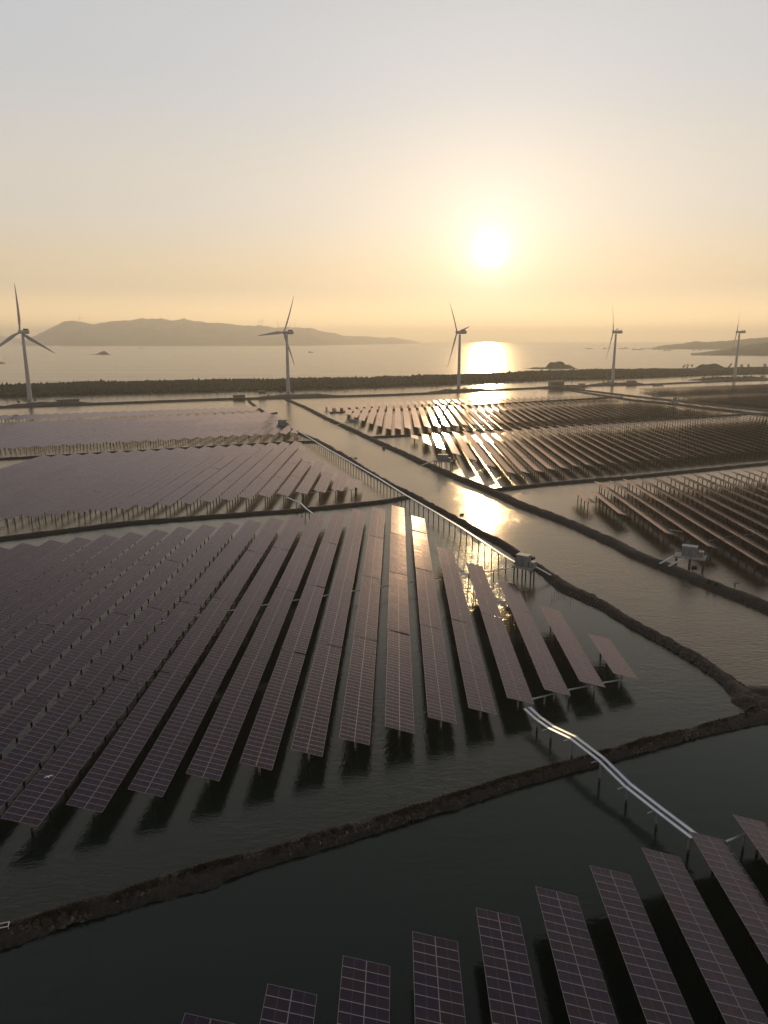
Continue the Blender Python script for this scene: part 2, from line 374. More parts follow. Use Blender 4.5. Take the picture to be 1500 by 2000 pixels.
# mounds under the turbines
def mound(name, c, rx, ry, h, label, mat, rz=0.0, seg=40, rings=9, rough=.5, sc=.09, cat='mound', flat=.35):
    vs = [(0, 0, h)]; fs = []
    for k in range(1, rings + 1):
        r = k / rings
        for i in range(seg):
            a = 2 * pi * i / seg
            x, y = cos(a) * rx * r, sin(a) * ry * r
            q = 1 + .25 * noise.noise(Vector((cos(a) * 1.7 + c[0], sin(a) * 1.7 + c[1], 2)))
            x *= q; y *= q
            hh = h * (1 if r < flat else .5 + .5 * cos(pi * (r - flat) / (1 - flat)))
            hh += rough * h * noise.noise(Vector(((c[0] + x) * sc, (c[1] + y) * sc, 4))) * (1 - r ** 3)
            vs.append((x, y, hh if k < rings else -1.0))
    for i in range(seg): fs.append((0, 1 + i, 1 + (i + 1) % seg))
    for k in range(rings - 1):
        for i in range(seg):
            a = 1 + k * seg
            fs.append((a + i, a + seg + i, a + seg + (i + 1) % seg, a + (i + 1) % seg))
    me = bpy.data.meshes.new(name); me.from_pydata(vs, [], fs); me.materials.append(mat)
    me.polygons.foreach_set('use_smooth', [True] * len(fs)); me.update()
    o = put(name, me, None, c, (0, 0, rz)); return tag(o, label, cat, None, 'structure')
RZC = atan2(80, 120)
mound('turbine_mound', (-320, 690, 0), 46, 12, 2.2, 'low earth mound at the foot of the leftmost wind turbine', M['earth_far'], RZC * .7)
mound('turbine_mound', (-88, 795, 0), 52, 13, 2.2, 'low earth mound at the foot of the second wind turbine from the left', M['earth_far'], .25)
mound('turbine_mound', (96, 878, 0), 50, 12, 2.4, 'low earth mound at the foot of the middle wind turbine', M['earth_far'], .42)
mound('turbine_mound', (325, 1006, 0), 52, 14, 2.6, 'low earth mound with a hut at the foot of the fourth wind turbine', M['earth_far'], .25)
mound('turbine_mound', (545, 1140, 0), 95, 22, 3.5, 'wide brushy mound at the foot of the rightmost wind turbine', M['earth_far'], .35)
mound('building_mound', (224, 926, 0), 46, 15, 3.0, 'earth mound that carries the flat-roofed building', M['earth_far'], .2)

# ------------------------------------------------------------------ land beyond: forest strip, islets, island, headlands
def strip(name, front, back, z, mat, label, cat):
    vs = []; fs = []
    for (a, b) in zip(front, back):
        for t, zz in ((0, -1.0), (.04, z), (.5, z + 1), (.96, z), (1, -1.0)):
            vs.append((a[0] + (b[0] - a[0]) * t, a[1] + (b[1] - a[1]) * t, zz))
    for i in range(len(front) - 1):
        for k in range(4): fs.append((i * 5 + k, (i + 1) * 5 + k, (i + 1) * 5 + k + 1, i * 5 + k + 1))
    me = bpy.data.meshes.new(name); me.from_pydata(vs, [], fs); me.materials.append(mat); me.update()
    return tag(put(name, me), label, cat, None, 'structure')
FRONT = [(-700, 610), (-500, 715), (-407, 768), (-342, 806), (-267, 838), (-154, 874), (-64, 911), (0, 949), (70, 990), (135, 1047), (218, 1093), (273, 1110), (338, 1137), (421, 1175), (538, 1250), (600, 1279), (690, 1310), (900, 1390), (1300, 1540)]
FRONT = [(-900, 480)] + FRONT
BACK = [(-960, 600), (-760, 720), (-560, 840), (-466, 886), (-393, 930), (-308, 968), (-180, 1000), (-76, 1040), (0, 1072), (78, 1126), (150, 1172), (247, 1244), (320, 1300), (402, 1352), (497, 1410), (610, 1460), (690, 1510), (790, 1545), (1000, 1640), (1400, 1790)]
strip('coast_land', FRONT, BACK, .8, M['foliage'], 'flat strip of coastal land under the dark forest belt', 'land')
def clump(mb, c, r, h, seg=6, mi=0, rnd=random, base=0.0):
    """rough tree-like tuft: three jittered rings and a tip"""
    rings = []
    for t, q in ((base, .55), (.3, 1.0), (.66, .68)):
        rings.append([Vector((c[0] + cos(2 * pi * (i + .5 * q) / seg) * r * q * rnd.uniform(.7, 1.3), c[1] + sin(2 * pi * (i + .5 * q) / seg) * r * q * rnd.uniform(.7, 1.3), c[2] + h * (t + rnd.uniform(-.06, .06)))) for i in range(seg)])
    mb.loft(rings, mi, False)
    b = len(mb.v); mb.v.append((c[0] + rnd.uniform(-.2, .2) * r, c[1], c[2] + h)); top = b - seg
    for i in range(seg): mb.f.append((top + i, top + (i + 1) % seg, b)); mb.m.append(mi)
fr = random.Random(5); fb = MB()
def lerp2(A, B, i, s, t):
    a = (A[i][0] + (A[i + 1][0] - A[i][0]) * s, A[i][1] + (A[i + 1][1] - A[i][1]) * s)
    b = (B[i][0] + (B[i + 1][0] - B[i][0]) * s, B[i][1] + (B[i + 1][1] - B[i][1]) * s)
    return a[0] + (b[0] - a[0]) * t, a[1] + (b[1] - a[1]) * t
for i in range(len(FRONT) - 1):
    ln = sqrt((FRONT[i + 1][0] - FRONT[i][0]) ** 2 + (FRONT[i + 1][1] - FRONT[i][1]) ** 2)
    wd = sqrt((BACK[i][0] - FRONT[i][0]) ** 2 + (BACK[i][1] - FRONT[i][1]) ** 2)
    for k in range(int(ln * wd / 9)):
        s, t = fr.random(), fr.random() ** .9
        x, y = lerp2(FRONT, BACK, i, s, .03 + .95 * t)
        far_low = max(0.0, min(1.0, (x - 380) / 250))
        hgt = 8.2 + 2.2 * noise.noise(Vector((x * .02, y * .02, 0))) + fr.uniform(-1.6, 1.0) + (1.8 if fr.random() < .03 else 0)
        hgt *= 1 - .45 * far_low
        if t < .05: hgt *= .75
        clump(fb, (x, y, .4), fr.uniform(2.0, 3.4), hgt, 5, 0, fr)
forest = fb.build('coastal_forest', M['foliage']); tag(forest, 'long dark belt of trees between the lagoon and the sea', 'forest', None, 'stuff')

def terrain(name, prof, shoreY, depth, label, mat, amp, sc, nseg=160, nrow=14, cat='hills'):
    """hills whose skyline follows the list of photo points (x, y); shoreY(x) gives the distance of the shore"""
    vs = []; fs = []
    for i in range(nseg + 1):
        x = prof[0][0] + (prof[-1][0] - prof[0][0]) * i / nseg
        k = max(j for j in range(len(prof) - 1) if prof[j][0] <= x + 1e-6)
        t = (x - prof[k][0]) / (prof[k + 1][0] - prof[k][0]); t = t * t * (3 - 2 * t) * .6 + t * .4
        y = prof[k][1] + (prof[k + 1][1] - prof[k][1]) * t
        y -= (1.1 * noise.noise(Vector((x * .11, 1.3, shoreY(x) * .001))) + .7 * noise.noise(Vector((x * .31, 5.1, 0)))) * min(1, max(0, (prof[0][1] - y) / 14))
        Ys = shoreY(x); ridge = ray_at(x, y, Ys + depth * .5)
        H_ = max(.5, ridge.z)
        u = ridge.x / ridge.y
        for r in range(nrow + 1):
            q = r / nrow; Y = Ys + depth * q
            shape = sin(pi * min(1, q)) ** .8 if q not in (0, 1) else 0
            X = u * Y
            z = H_ * shape
            if 0 < r < nrow:
                d_ = abs(q - .5) * 2
                z += amp * H_ * (noise.noise(Vector((X * sc, Y * sc, 0))) + .5 * noise.noise(Vector((X * sc * 2.7, Y * sc * 2.7, 3)))) * min(1, d_ * 2 + .12)
                z = max(z, .3)
            else: z = -2
            vs.append((X, Y, z))
    m = nrow + 1
    for i in range(nseg):
        for r in range(nrow): fs.append((i * m + r, (i + 1) * m + r, (i + 1) * m + r + 1, i * m + r + 1))
    me = bpy.data.meshes.new(name); me.from_pydata(vs, [], fs); me.materials.append(mat)
    me.polygons.foreach_set('use_smooth', [True] * len(fs)); me.update()
    return tag(put(name, me), label, cat, None, 'structure')
ISL = [(40, 668), (65, 657), (80, 650), (100, 640), (112, 635), (125, 630), (143, 626.5), (160, 629), (182, 633.5), (200, 630), (215, 628), (250, 627), (280, 623), (310, 622), (340, 627), (352, 624), (360, 621.5), (368, 625), (380, 627), (425, 632), (475, 636.5), (510, 635), (540, 640), (575, 640), (605, 641.5), (645, 650), (675, 656), (715, 656.5), (750, 659.5), (765, 658.5), (800, 664), (820, 668.5)]
def isl_shore(x): return 8000 if x < 600 else 8000 + 4500 * ((x - 600) / 220) ** 1.3
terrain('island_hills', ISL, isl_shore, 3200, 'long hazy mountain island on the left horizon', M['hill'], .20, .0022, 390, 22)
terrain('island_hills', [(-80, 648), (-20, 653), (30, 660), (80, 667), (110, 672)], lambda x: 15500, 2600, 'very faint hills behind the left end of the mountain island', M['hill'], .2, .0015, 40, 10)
terrain('headland', [(1272, 680), (1290, 675.5), (1300, 673.6), (1327, 671.5), (1345, 669), (1359, 666.5), (1375, 668), (1396, 666.5), (1415, 665.5), (1439, 663.5), (1470, 661), (1500, 658.5), (1560, 654), (1640, 650), (1800, 645), (2000, 648)], lambda x: 4800, 900, 'long wooded headland sloping down to the sea on the right', M['headland'], .25, .006, 150, 12)
terrain('headland', [(1349, 692.5), (1360, 690), (1378, 687.5), (1396, 685), (1413, 682), (1440, 677), (1465, 673), (1500, 669), (1560, 664), (1640, 660), (1800, 656), (2000, 660)], lambda x: 2880 - min(120, max(0, x - 1400) * .35), 620, 'nearer wooded spit in front of the right headland', M['headland'], .25, .009, 150, 12)
def islet(x, yb, w, h, label, rx=None):
    c = ground(x, yb); s = c.y / FPX
    return mound('islet', (c.x, c.y + w * s * .3, 0), w * s / 2, w * s * .3, h * s, label, M['rock'] if 0 else M['headland'], 0, 56, 12, .7, 2.2 / (w * s), 'islet', .12)
islet(197, 692.7, 34, 6.0, 'small rocky islet in front of the mountain island'); 
mound('reef', (*ground(196, 693)[:2], 0), 56, 14, 1.6, 'flat reef around the small left islet', M['headland'], 0, 40, 6, .6, .05, 'reef')
c_ = ground(1091, 720.0)
mound('islet', (c_.x, c_.y + 22, 0), 28, 20, 14.5, 'dark humped islet beyond the forest belt', M['headland'], 0, 56, 12, .5, .045, 'islet', .35)
mound('islet', (c_.x + 17, c_.y + 22, 0), 24, 17, 9, 'lower shoulder of the dark humped islet', M['headland'], 0, 48, 10, .5, .05, 'islet', .3)
mound('reef', (*ground(1078, 720)[:2], 0), 64, 16, 2.4, 'low dark reef around the humped islet', M['headland'], 0, 60, 8, .9, .06, 'reef', .5)

# ------------------------------------------------------------------ solar tables
TILT = radians(14.6); PITCH_Y = 1.154; AZ = 1.0
MW, ML, MT = 2.272, 1.132, .035
def module_geo(mb, uvs, c=(0, 0, 0), R=None, fw=.024, sag=.005, simple_glass=False):
    """one framed module; c its centre, R its rotation"""
    hx, hy, ht = MW / 2, ML / 2, MT / 2
    ix, iy = hx - fw, hy - fw
    o = [(-hx, -hy), (hx, -hy), (hx, hy), (-hx, hy)]; i_ = [(-ix, -iy), (ix, -iy), (ix, iy), (-ix, iy)]
    vs = [Vector((x, y, -ht)) for x, y in o] + [Vector((x, y, ht)) for x, y in o] + [Vector((x, y, ht)) for x, y in i_]
    fs = [(3, 2, 1, 0), (0, 1, 5, 4), (1, 2, 6, 5), (2, 3, 7, 6), (3, 0, 4, 7), (4, 5, 9, 8), (5, 6, 10, 9), (6, 7, 11, 10), (7, 4, 8, 11)]
    mi = [2] + [1] * 8
    gz = ht - .006
    if simple_glass:
        g = [Vector((x, y, gz)) for x, y in i_]; gf = [(0, 1, 2, 3)]; gu = [(0, 0), (1, 0), (1, 1), (0, 1)]
    else:
        g = []; gu = []
        for a in range(3):
            for b in range(3):
                u, w = b / 2, a / 2
                g.append(Vector(((u * 2 - 1) * ix, (w * 2 - 1) * iy, gz - sag * (1 - abs(u * 2 - 1)) * .6 - sag * (1 - abs(w * 2 - 1))))); gu.append((u, w))
        gf = [(a * 3 + b, a * 3 + b + 1, (a + 1) * 3 + b + 1, (a + 1) * 3 + b) for a in range(2) for b in range(2)]
    def T(q): return (R @ q if R is not None else q) + Vector(c)
    mb.add([T(q) for q in vs], fs); mb.m[-len(fs):] = mi
    uvs += [(0, 0)] * sum(len(f) for f in fs)
    mb.add([T(q) for q in g], gf, 0)
    for f in gf: uvs += [gu[j] for j in f]
def uv_mesh(mb, uvs, name, smooth_glass=True):
    me = mb.mesh(name, [M['glass'], M['alu'], M['backsheet']])
    l = me.uv_layers.new(name='UVMap'); l.data.foreach_set('uv', [q for u in uvs for q in u])
    me.polygons.foreach_set('use_smooth', [m == 0 for m in mb.m]); me.update(); return me
MODULE_MESHES = []
for k in range(4):
    mb = MB(); uvs = []; module_geo(mb, uvs, sag=.004 + .003 * k); MODULE_MESHES.append(uv_mesh(mb, uvs, 'solar_module'))
deck_cache = {}
def deck_mesh(n, variant):
    key = (n, variant)
    if key in deck_cache: return deck_cache[key]
    r = random.Random(n * 7 + variant); mb = MB(); uvs = []
    Rt = Matrix.Rotation(TILT, 3, 'Y')
    for j in range(n):
        for sx in (-1, 1):
            off = Vector((sx * (MW / 2 + .014), (j - (n - 1) / 2) * PITCH_Y, 0)); 
            Rj = Rt @ Matrix.Rotation(radians(r.gauss(0, .16)), 3, 'X') @ Matrix.Rotation(radians(r.gauss(0, .12)), 3, 'Y')
            module_geo(mb, uvs, Rt @ off, Rj, fw=.024, simple_glass=False, sag=.005)
    deck_cache[key] = uv_mesh(mb, uvs, 'module_deck'); return deck_cache[key]
frame_cache = {}
def frame_shape(mb, n, posts, oz=Vector((0, 0, 0)), light=False):
    Rt = Matrix.Rotation(TILT, 3, 'Y'); Ln = n * PITCH_Y
    for x in ((-1.8, 1.8) if light else (-1.8, -.55, .55, 1.8)):
        c = Rt @ Vector((x, 0, -.075)) + oz; mb.box(c, (.06, Ln - .1, .09), 0, Rt)
    for y in posts:
        c = Rt @ Vector((0, y, -.17)) + oz; mb.box(c, (4.0, .09, .10), 0, Rt)
        if not light:
            for x in (-1.35, 1.35):
                mb.bar(Vector((0, y, -.95)) + oz, Rt @ Vector((x, y, -.2)) + oz, .06, .06)
def frame_mesh(n, posts):
    if n not in frame_cache:
        mb = MB(); frame_shape(mb, n, posts); frame_cache[n] = mb.mesh('support_frame', M['steel'])
    return frame_cache[n]
post_cache = {}
def post_mesh(hc):
    pm_ = M['pile'] if hc < 3.2 else M['pile_dark']
    if hc not in post_cache:
        mb = MB(); mb.tube((0, 0, -1.2), (0, 0, hc - .45), .17, None, 10); mb.box((0, 0, hc - .33), (.30, .30, .24))
        post_cache[hc] = mb.mesh('support_post', pm_, False)
    return post_cache[hc]
def post_ys(n):
    Ln = n * PITCH_Y; m = max(2, round(Ln / 4.62)); 
    return [(-Ln / 2 + Ln * (i + .5) / m) for i in range(m)]

TABLES = []   # dicts: centre, n, field data
def row_tables(field, k, xl, near, far, hc, order, maxseg=4, rule=None):
    """fill a row from its near end to its far end with tables of up to 32 module pairs"""
    y = near; seg = 0; out = []
    while seg < maxseg:
        n = min(32, int((far - y) / PITCH_Y + .3))
        if n < 4: break
        Ln = n * PITCH_Y; yc = y + Ln / 2
        xc = xl + .01746 * yc + 4.572 / 2 * cos(TILT)
        jit = random.uniform(-.06, .06)
        out.append(dict(field=field, k=k, seg=seg, n=n, c=(xc, yc + jit, hc + random.uniform(-.05, .05)), order=order))
        y += Ln + .34; seg += 1
    for o in out: o['nseg'] = len(out)
    TABLES.extend(out)
def interp(xs, ys, x):
    if x <= xs[0]: return ys[0] + (ys[1] - ys[0]) / (xs[1] - xs[0]) * (x - xs[0])
    for i in range(len(xs) - 1):
        if x <= xs[i + 1]: return ys[i] + (ys[i + 1] - ys[i]) * (x - xs[i]) / (xs[i + 1] - xs[i])
    return ys[-1] + (ys[-1] - ys[-2]) / (xs[-1] - xs[-2]) * (x - xs[-1])
P_ = 6.59
# near pond, bottom of the photo
for k in range(-5, 9): row_tables('near', k, 1.77 + P_ * k, 58.9 + 2.95 * k - 37, 58.9 + 2.95 * k + .3, 3.0, 8 - k)
# large middle pond
n1 = {-7: 75.8, -6: 78.6, -5: 81.7, -4: 85, -3: 87.7, -2: 90.9, -1: 94, 0: 97, 1: 99.8, 2: 102.8, 3: 106, 4: 108.9, 5: 111.6, 6: 114.8}
f1 = {1: 230, 2: 194.2, 3: 179.8, 4: 164.3, 5: 147.1, 6: 132.5}
for k in range(-20, 7):
    nr = n1.get(k, 75.8 + 3.0 * (k + 7)); row_tables('middle', k, -1.6 + P_ * k, nr, f1.get(k, nr + 149.4), 3.0, 7 - k)
# left ponds behind it
n2 = {0: 277.4, -1: 272.5, -2: 270, -3: 266.6, -4: 263.8, -5: 261.3}
f2 = {0: 293.5, -1: 307.8, -2: 321.3, -3: 338.5, -4: 354.9, -5: 376}
for k in range(-24, 1):
    nr = n2.get(k, 261.3 + 2.85 * (k + 5)); row_tables('left_near', k, -18.6 + P_ * k, nr, f2.get(k, nr + 149.2), 3.4, 1 - k)
for k in range(-36, 0):
    xl = -66.5 + P_ * (k + 1); X = xl + 7; nr = 446 + .44 * (X + 64)
    fr_ = {-1: nr + 19, -2: nr + 40, -3: nr + 68, -4: nr + 92, -5: nr + 112, -6: nr + 131}.get(k, nr + 149.2)
    row_tables('left_far', k, xl, nr, fr_, 3.4, -k)
for k in range(-30, 0):
    xl = -123 + P_ * (k + 1); X = xl + 10; nr = 590 + .41 * (X + 114); row_tables('left_last', k, xl, nr, nr + 37.6, 3.4, -k)
# golden ponds right of the channel
R2X, R2Y = [586, 619, 652, 695, 731, 848], [312, 299, 286, 275, 254, 232]
R1X, R1Y = [560, 623, 657, 731, 785, 884], [360, 332, 318, 292.5, 272, 242.6]
def right_far(xl, near, far, xs, ys, margin):
    """cut a row where it would reach the canal bank"""
    y = near
    while y < far and xl + .01746 * y + 4.6 + margin < interp(xs, ys, y): y += 1.0
    return y
g1 = [563.6, 542, 520, 501.4, 485.8, 469, 469.5, 471.6, 475.9, 479.4, 482, 484.5]
for k in range(0, 52):
    nr = g1[k] if k < 12 else 484.5 + 2.95 * (k - 11); fa = min(nr + 149.2, 601 + 3.0 * k); xl = -40.8 + P_ * k
    row_tables('gold_back', k, xl, nr, right_far(xl, nr, fa, R2X, R2Y, 5), 3.4, k + 1)
for k in range(0, 46):
    nr = 628 if k == 0 else 617.5 + 2.95 * (k - 1); fa = nr + (19 if k == 0 else 38); xl = -64.1 + P_ * k
    row_tables('gold_last', k, xl, nr, right_far(xl, nr, fa, R2X, R2Y, 5), 3.4, k + 1)
g2 = [421, 399, 382, 363, 345, 327, 309, 311, 313, 318, 321, 325, 328]
for k in range(0, 48):
    nr = g2[k] if k < 13 else 328 + 2.95 * (k - 12); fa = nr + 149.2 if k >= 6 else 437 + 3.2 * k; xl = 8.65 + P_ * k
    row_tables('gold_mid', k, xl, nr, right_far(xl, nr, fa, R2X, R2Y, 5), 3.4, k + 1)
g3n = [251, 232, 207, 193, 176, 160, 146]; g3f = [271, 272, 288, 290]
for k in range(0, 18):
    fa = g3f[k] if k < 4 else 290 + 2.3 * (k - 3); nr = max(g3n[k] if k < 7 else 0, fa - 149.2); row_tables('gold_near', k, 67.4 + P_ * k, nr, fa, 3.4, k + 1)
for k in range(0, 34):
    xl = 290.5 + P_ * k; nr = 800 + 2.9 * k; row_tables('far_back', k, xl, nr, nr + 75, 3.4, k + 1)
for k in range(0, 30):
    xl = 284 + P_ * k; fa = 765 + 2.9 * k; nr = fa - 149.2
    while nr < fa and xl + .01746 * nr - 6 < interp(R1X, R1Y, nr): nr += 1.0
    row_tables('far_front', k, xl, nr, fa, 3.4, k + 1)

def table_view(t):
    """area in the frame (photo pixels) of a table's deck"""
    xc, yc, hc = t['c']; Ln = t['n'] * PITCH_Y; q = []
    for s in (-1, 1):
        for i in range(9):
            y = yc - Ln / 2 + Ln * i / 8; x = xc + s * 2.21; p = proj((x + .01746 * (y - yc), y, hc - s * .576))
            q.append(p)
    inside = sum(1 for p in q if p and -40 < p[0] < 1540 and p[1] < 2060)
    t['beside'] = sum(1 for p in q if p and -260 < p[0] < 1800 and p[1] < 2200)
    a = 0.0
    for i in range(8):
        P4 = [q[i], q[i + 1], q[10 + i], q[9 + i]]
        if any(p is None for p in P4): continue
        cx = sum(p[0] for p in P4) / 4; cy = sum(p[1] for p in P4) / 4
        if not (0 <= cx <= 1500 and 0 <= cy <= 2000): continue
        s = 0
        for j in range(4):
            p, r_ = P4[j], P4[(j + 1) % 4]; s += p[0] * r_[1] - p[1] * r_[0]
        a += abs(s) / 2
    # posts count too: a table seen edge-on still shows its posts
    return inside, a + (60.0 * t['n'] / 32 * 1400 / yc if inside else 0)
for t in TABLES: t['inside'], t['area'] = table_view(t)
VIS = sorted([t for t in TABLES if t['inside'] > 0], key=lambda t: -t['area'])
IND, REST = VIS[:300], VIS[300:] + [t for t in TABLES if t['inside'] == 0 and t['beside'] > 0]
ORD = ['', 'first', 'second', 'third', 'fourth', 'fifth', 'sixth', 'seventh', 'eighth', 'ninth', 'tenth', 'eleventh', 'twelfth', 'thirteenth', 'fourteenth', 'fifteenth', 'sixteenth', 'seventeenth', 'eighteenth', 'nineteenth', 'twentieth']
TENS = {2: 'twenty', 3: 'thirty', 4: 'forty', 5: 'fifty'}; TENTH = {3: 'thirtieth', 4: 'fortieth', 5: 'fiftieth'}
def ordinal(n):
    if n <= 20: return ORD[n]
    if n % 10 == 0: return TENTH[n // 10]
    return TENS[n // 10] + '-' + ORD[n % 10]
FIELD = {
 'near': ('dark purple', 'pond at the bottom', 'solar tables in the near pond'),
 'middle': ('purple-grey', 'large middle pond', 'solar tables in the middle pond'),
 'left_near': ('pale mauve', 'pond behind the middle one', 'solar tables in the pond behind the middle one'),
 'left_far': ('pale pinkish', 'second pond behind', 'solar tables in the second pond behind the middle one'),
 'left_last': ('pale', 'farthest left pond', 'solar tables in the farthest left pond'),
 'gold_back': ('golden', 'pond below the middle turbine', 'solar tables in the pond below the middle turbine'),
 'gold_last': ('small golden', 'coast road strip', 'solar tables in the last strip before the coast road'),
 'gold_mid': ('golden-edged', 'pond across the channel', 'solar tables in the large pond across the channel'),
 'gold_near': ('brown-gold', 'white cabin pond', 'solar tables in the pond of the white inverter cabin'),
 'far_back': ('far dark', 'back pond beyond the canal', 'solar tables beyond the canal'),
 'far_front': ('far dark', 'front pond beyond the canal', 'solar tables beyond the canal')}
# rows are counted among those that show
rows_seen = {}
for t in VIS: rows_seen.setdefault(t['field'], set()).add(t['k'])
row_no = {}
for f, ks in rows_seen.items():
    ks = sorted(ks, reverse=f in ('near', 'middle', 'left_near', 'left_far', 'left_last'))
    for i, k in enumerate(ks): row_no[(f, k)] = i + 1
seg_seen = {}
for t in VIS: seg_seen.setdefault((t['field'], t['k']), []).append(t['seg'])
def table_label(t):
    col, place, grp = FIELD[t['field']]; no = row_no[(t['field'], t['k'])]
    segs = sorted(seg_seen[(t['field'], t['k'])]); i = segs.index(t['seg'])
    word = 'only' if len(segs) == 1 else ['nearest', 'second', 'third', 'fourth'][i] if i < len(segs) - 1 or len(segs) < 3 else 'last'
    if word in ('second', 'third') and i == len(segs) - 1: word = 'farther'
    frm = {'near': 'from the cable bridge side', }.get(t['field'], 'from the channel')
    if t['field'] == 'near': frm = 'from the right'
    if t['field'].startswith('far'): frm = 'from the canal'
    row = ('first row ' + frm) if no == 1 else ordinal(no) + ' row ' + frm
    return f"{word} {col} table of the {row}, {place}", 'solar table', grp
n_mod = 0
for t in IND:
    xc, yc, hc = t['c']; n = t['n']
    root = empty('solar_table', (xc, yc, 0), -radians(AZ))
    tj = radians(random.gauss(0, .45)); root.rotation_euler = (radians(random.gauss(0, .12)), tj, -radians(AZ))
    lb, ct, gp = table_label(t); tag(root, lb, ct, gp)
    hq = 3.0 if hc < 3.2 else 3.4; dz = hc - hq
    ys = post_ys(n)
    near_end = yc - n * PITCH_Y / 2
    if near_end < 128 and yc < 165:
        Rt = Matrix.Rotation(TILT, 3, 'Y'); rr = random.Random(int(xc * 13 + yc))
        for j in range(n):
            for sx in (-1, 1):
                p = Rt @ Vector((sx * (MW / 2 + .014), (j - (n - 1) / 2) * PITCH_Y, 0))
                put('solar_module', MODULE_MESHES[rr.randrange(4)], root, (p.x, p.y, p.z + hc), (radians(rr.gauss(0, .16)), TILT + radians(rr.gauss(0, .12)), 0)); n_mod += 1
    else:
        o = put('module_deck', deck_mesh(n, random.randrange(2)), root, (0, 0, hc)); o['kind'] = 'stuff'
    put('support_frame', frame_mesh(n, ys), root, (0, 0, hc))
    pm = post_mesh(hq)
    for y in ys: put('support_post', pm, root, (0, y, dz))
# the many smaller tables beyond
rb = MB(); uvs = []; Rt = Matrix.Rotation(TILT, 3, 'Y')
rbp = MB()
Rz = Matrix.Rotation(-radians(AZ), 3, 'Z')
for t in REST:
    xc, yc, hc = t['c']; n = t['n']; Ln = n * PITCH_Y; Rt = Matrix.Rotation(TILT + radians(random.gauss(0, .45)), 3, 'Y'); m = Rz @ Rt
    for sx in (-1, 1):
        for a in range(0, n, 8):
            e = min(n, a + 8); cy = ((a + e) / 2 - n / 2) * PITCH_Y; l2 = (e - a) * PITCH_Y / 2 - .02; w2 = MW / 2
            c = Rt @ Vector((sx * (w2 + .02), cy, 0)); jr = Rt @ Matrix.Rotation(radians(random.gauss(0, .12)), 3, 'X')
            vs = [Rz @ (jr @ Vector((x, y, z)) + c) + Vector((xc, yc, hc)) for z in (-.02, .02) for x, y in ((-w2, -l2), (w2, -l2), (w2, l2), (-w2, l2))]
            rb.add(vs, [(3, 2, 1, 0), (0, 1, 5, 4), (1, 2, 6, 5), (2, 3, 7, 6), (3, 0, 4, 7)], 1); rb.m[-5] = 2
            rb.add(vs[4:], [(0, 1, 2, 3)], 0)
            uvs += [(0, 0)] * 20 + [(0, 0), (1, 0), (1, e - a), (0, e - a)]
    for x in (-1.8, 1.8):
        rb.box(Rz @ (Rt @ Vector((x, 0, -.08))) + Vector((xc, yc, hc)), (.07, Ln, .1), 1, m); uvs += [(0, 0)] * 24
    for y in post_ys(n):
        p = Rz @ Vector((0, y, 0)); rb.tube((xc + p.x, yc + p.y, -.6), (xc + p.x, yc + p.y, hc - .2), .18, None, 5, 3, False); uvs += [(0, 0)] * 20
        rb.box(Rz @ (Rt @ Vector((0, y, -.17))) + Vector((xc, yc, hc)), (4, .09, .1), 1, m); uvs += [(0, 0)] * 24
me = bpy.data.meshes.new('distant_solar_tables'); me.from_pydata(rb.v, [], rb.f)
for q in (M['glass'], M['steel'], M['backsheet'], M['pile_dark']): me.materials.append(q)
me.polygons.foreach_set('material_index', rb.m); l_ = me.uv_layers.new(name='UVMap'); l_.data.foreach_set('uv', [q for u in uvs for q in u]); me.update()
tag(put('distant_solar_tables', me), 'hundreds of small solar tables on posts in the ponds farther off', 'solar tables', 'solar tables farther off', 'stuff')
print('TABLES', len(TABLES), 'visible', len(VIS), 'modules', n_mod, 'rest', len(REST))

# ------------------------------------------------------------------ cable trays
def posts_along(root, pts, step, r, z0=-1.0, drop=.1, mat=None, arm=0.0, joints=False):
    """posts as parts under a tray"""
    out = []
    if joints: out = [(Vector(p), (Vector(pts[min(i + 1, len(pts) - 1)]) - Vector(pts[max(0, i - 1)])).normalized()) for i, p in enumerate(pts)]
    else:
        acc = step * .5
        for i in range(len(pts) - 1):
            a, b = Vector(pts[i]), Vector(pts[i + 1]); ln = (b - a).length; d = (b - a) / ln
            while acc < ln: out.append((a + d * acc, d)); acc += step
            acc -= ln
    org = root.location
    for p, d in out:
        mb = MB(); mb.tube((0, 0, z0), (0, 0, p.z - drop), r, None, 8)
        if arm:
            s = Vector((-d.y, d.x, 0)).normalized() * arm
            mb.bar(Vector((0, 0, p.z - drop)) - s, Vector((0, 0, p.z - drop)) + s, .12, .14)
        mb.build('support_post', mat or M['pile'], root, False, (p.x - org.x, p.y - org.y, 0))
def offset(pts, d):
    out = []
    for i, p in enumerate(pts):
        a, b = Vector(pts[max(0, i - 1)]), Vector(pts[min(len(pts) - 1, i + 1)]); t = (b - a); t.z = 0; t.normalize()
        out.append(Vector(p) + Vector((-t.y, t.x, 0)) * d)
    return out
def tray(root, pts, w, h, name='cable_tray', mat=None):
    org = root.location; mb = MB()
    for i in range(len(pts) - 1):
        a, b = Vector(pts[i]) - org, Vector(pts[i + 1]) - org; d = (b - a).normalized() * .012
        mb.bar(a + d, b - d, w, h)
        s = Vector((-(b - a).y, (b - a).x, 0)).normalized() * (w / 2 - .02)
        for sg in (-1, 1): mb.bar(a + d + s * sg + Vector((0, 0, h / 2 + .03)), b - d + s * sg + Vector((0, 0, h / 2 + .03)), .03, .07)
    return mb.build(name, mat or M['tray'], root)
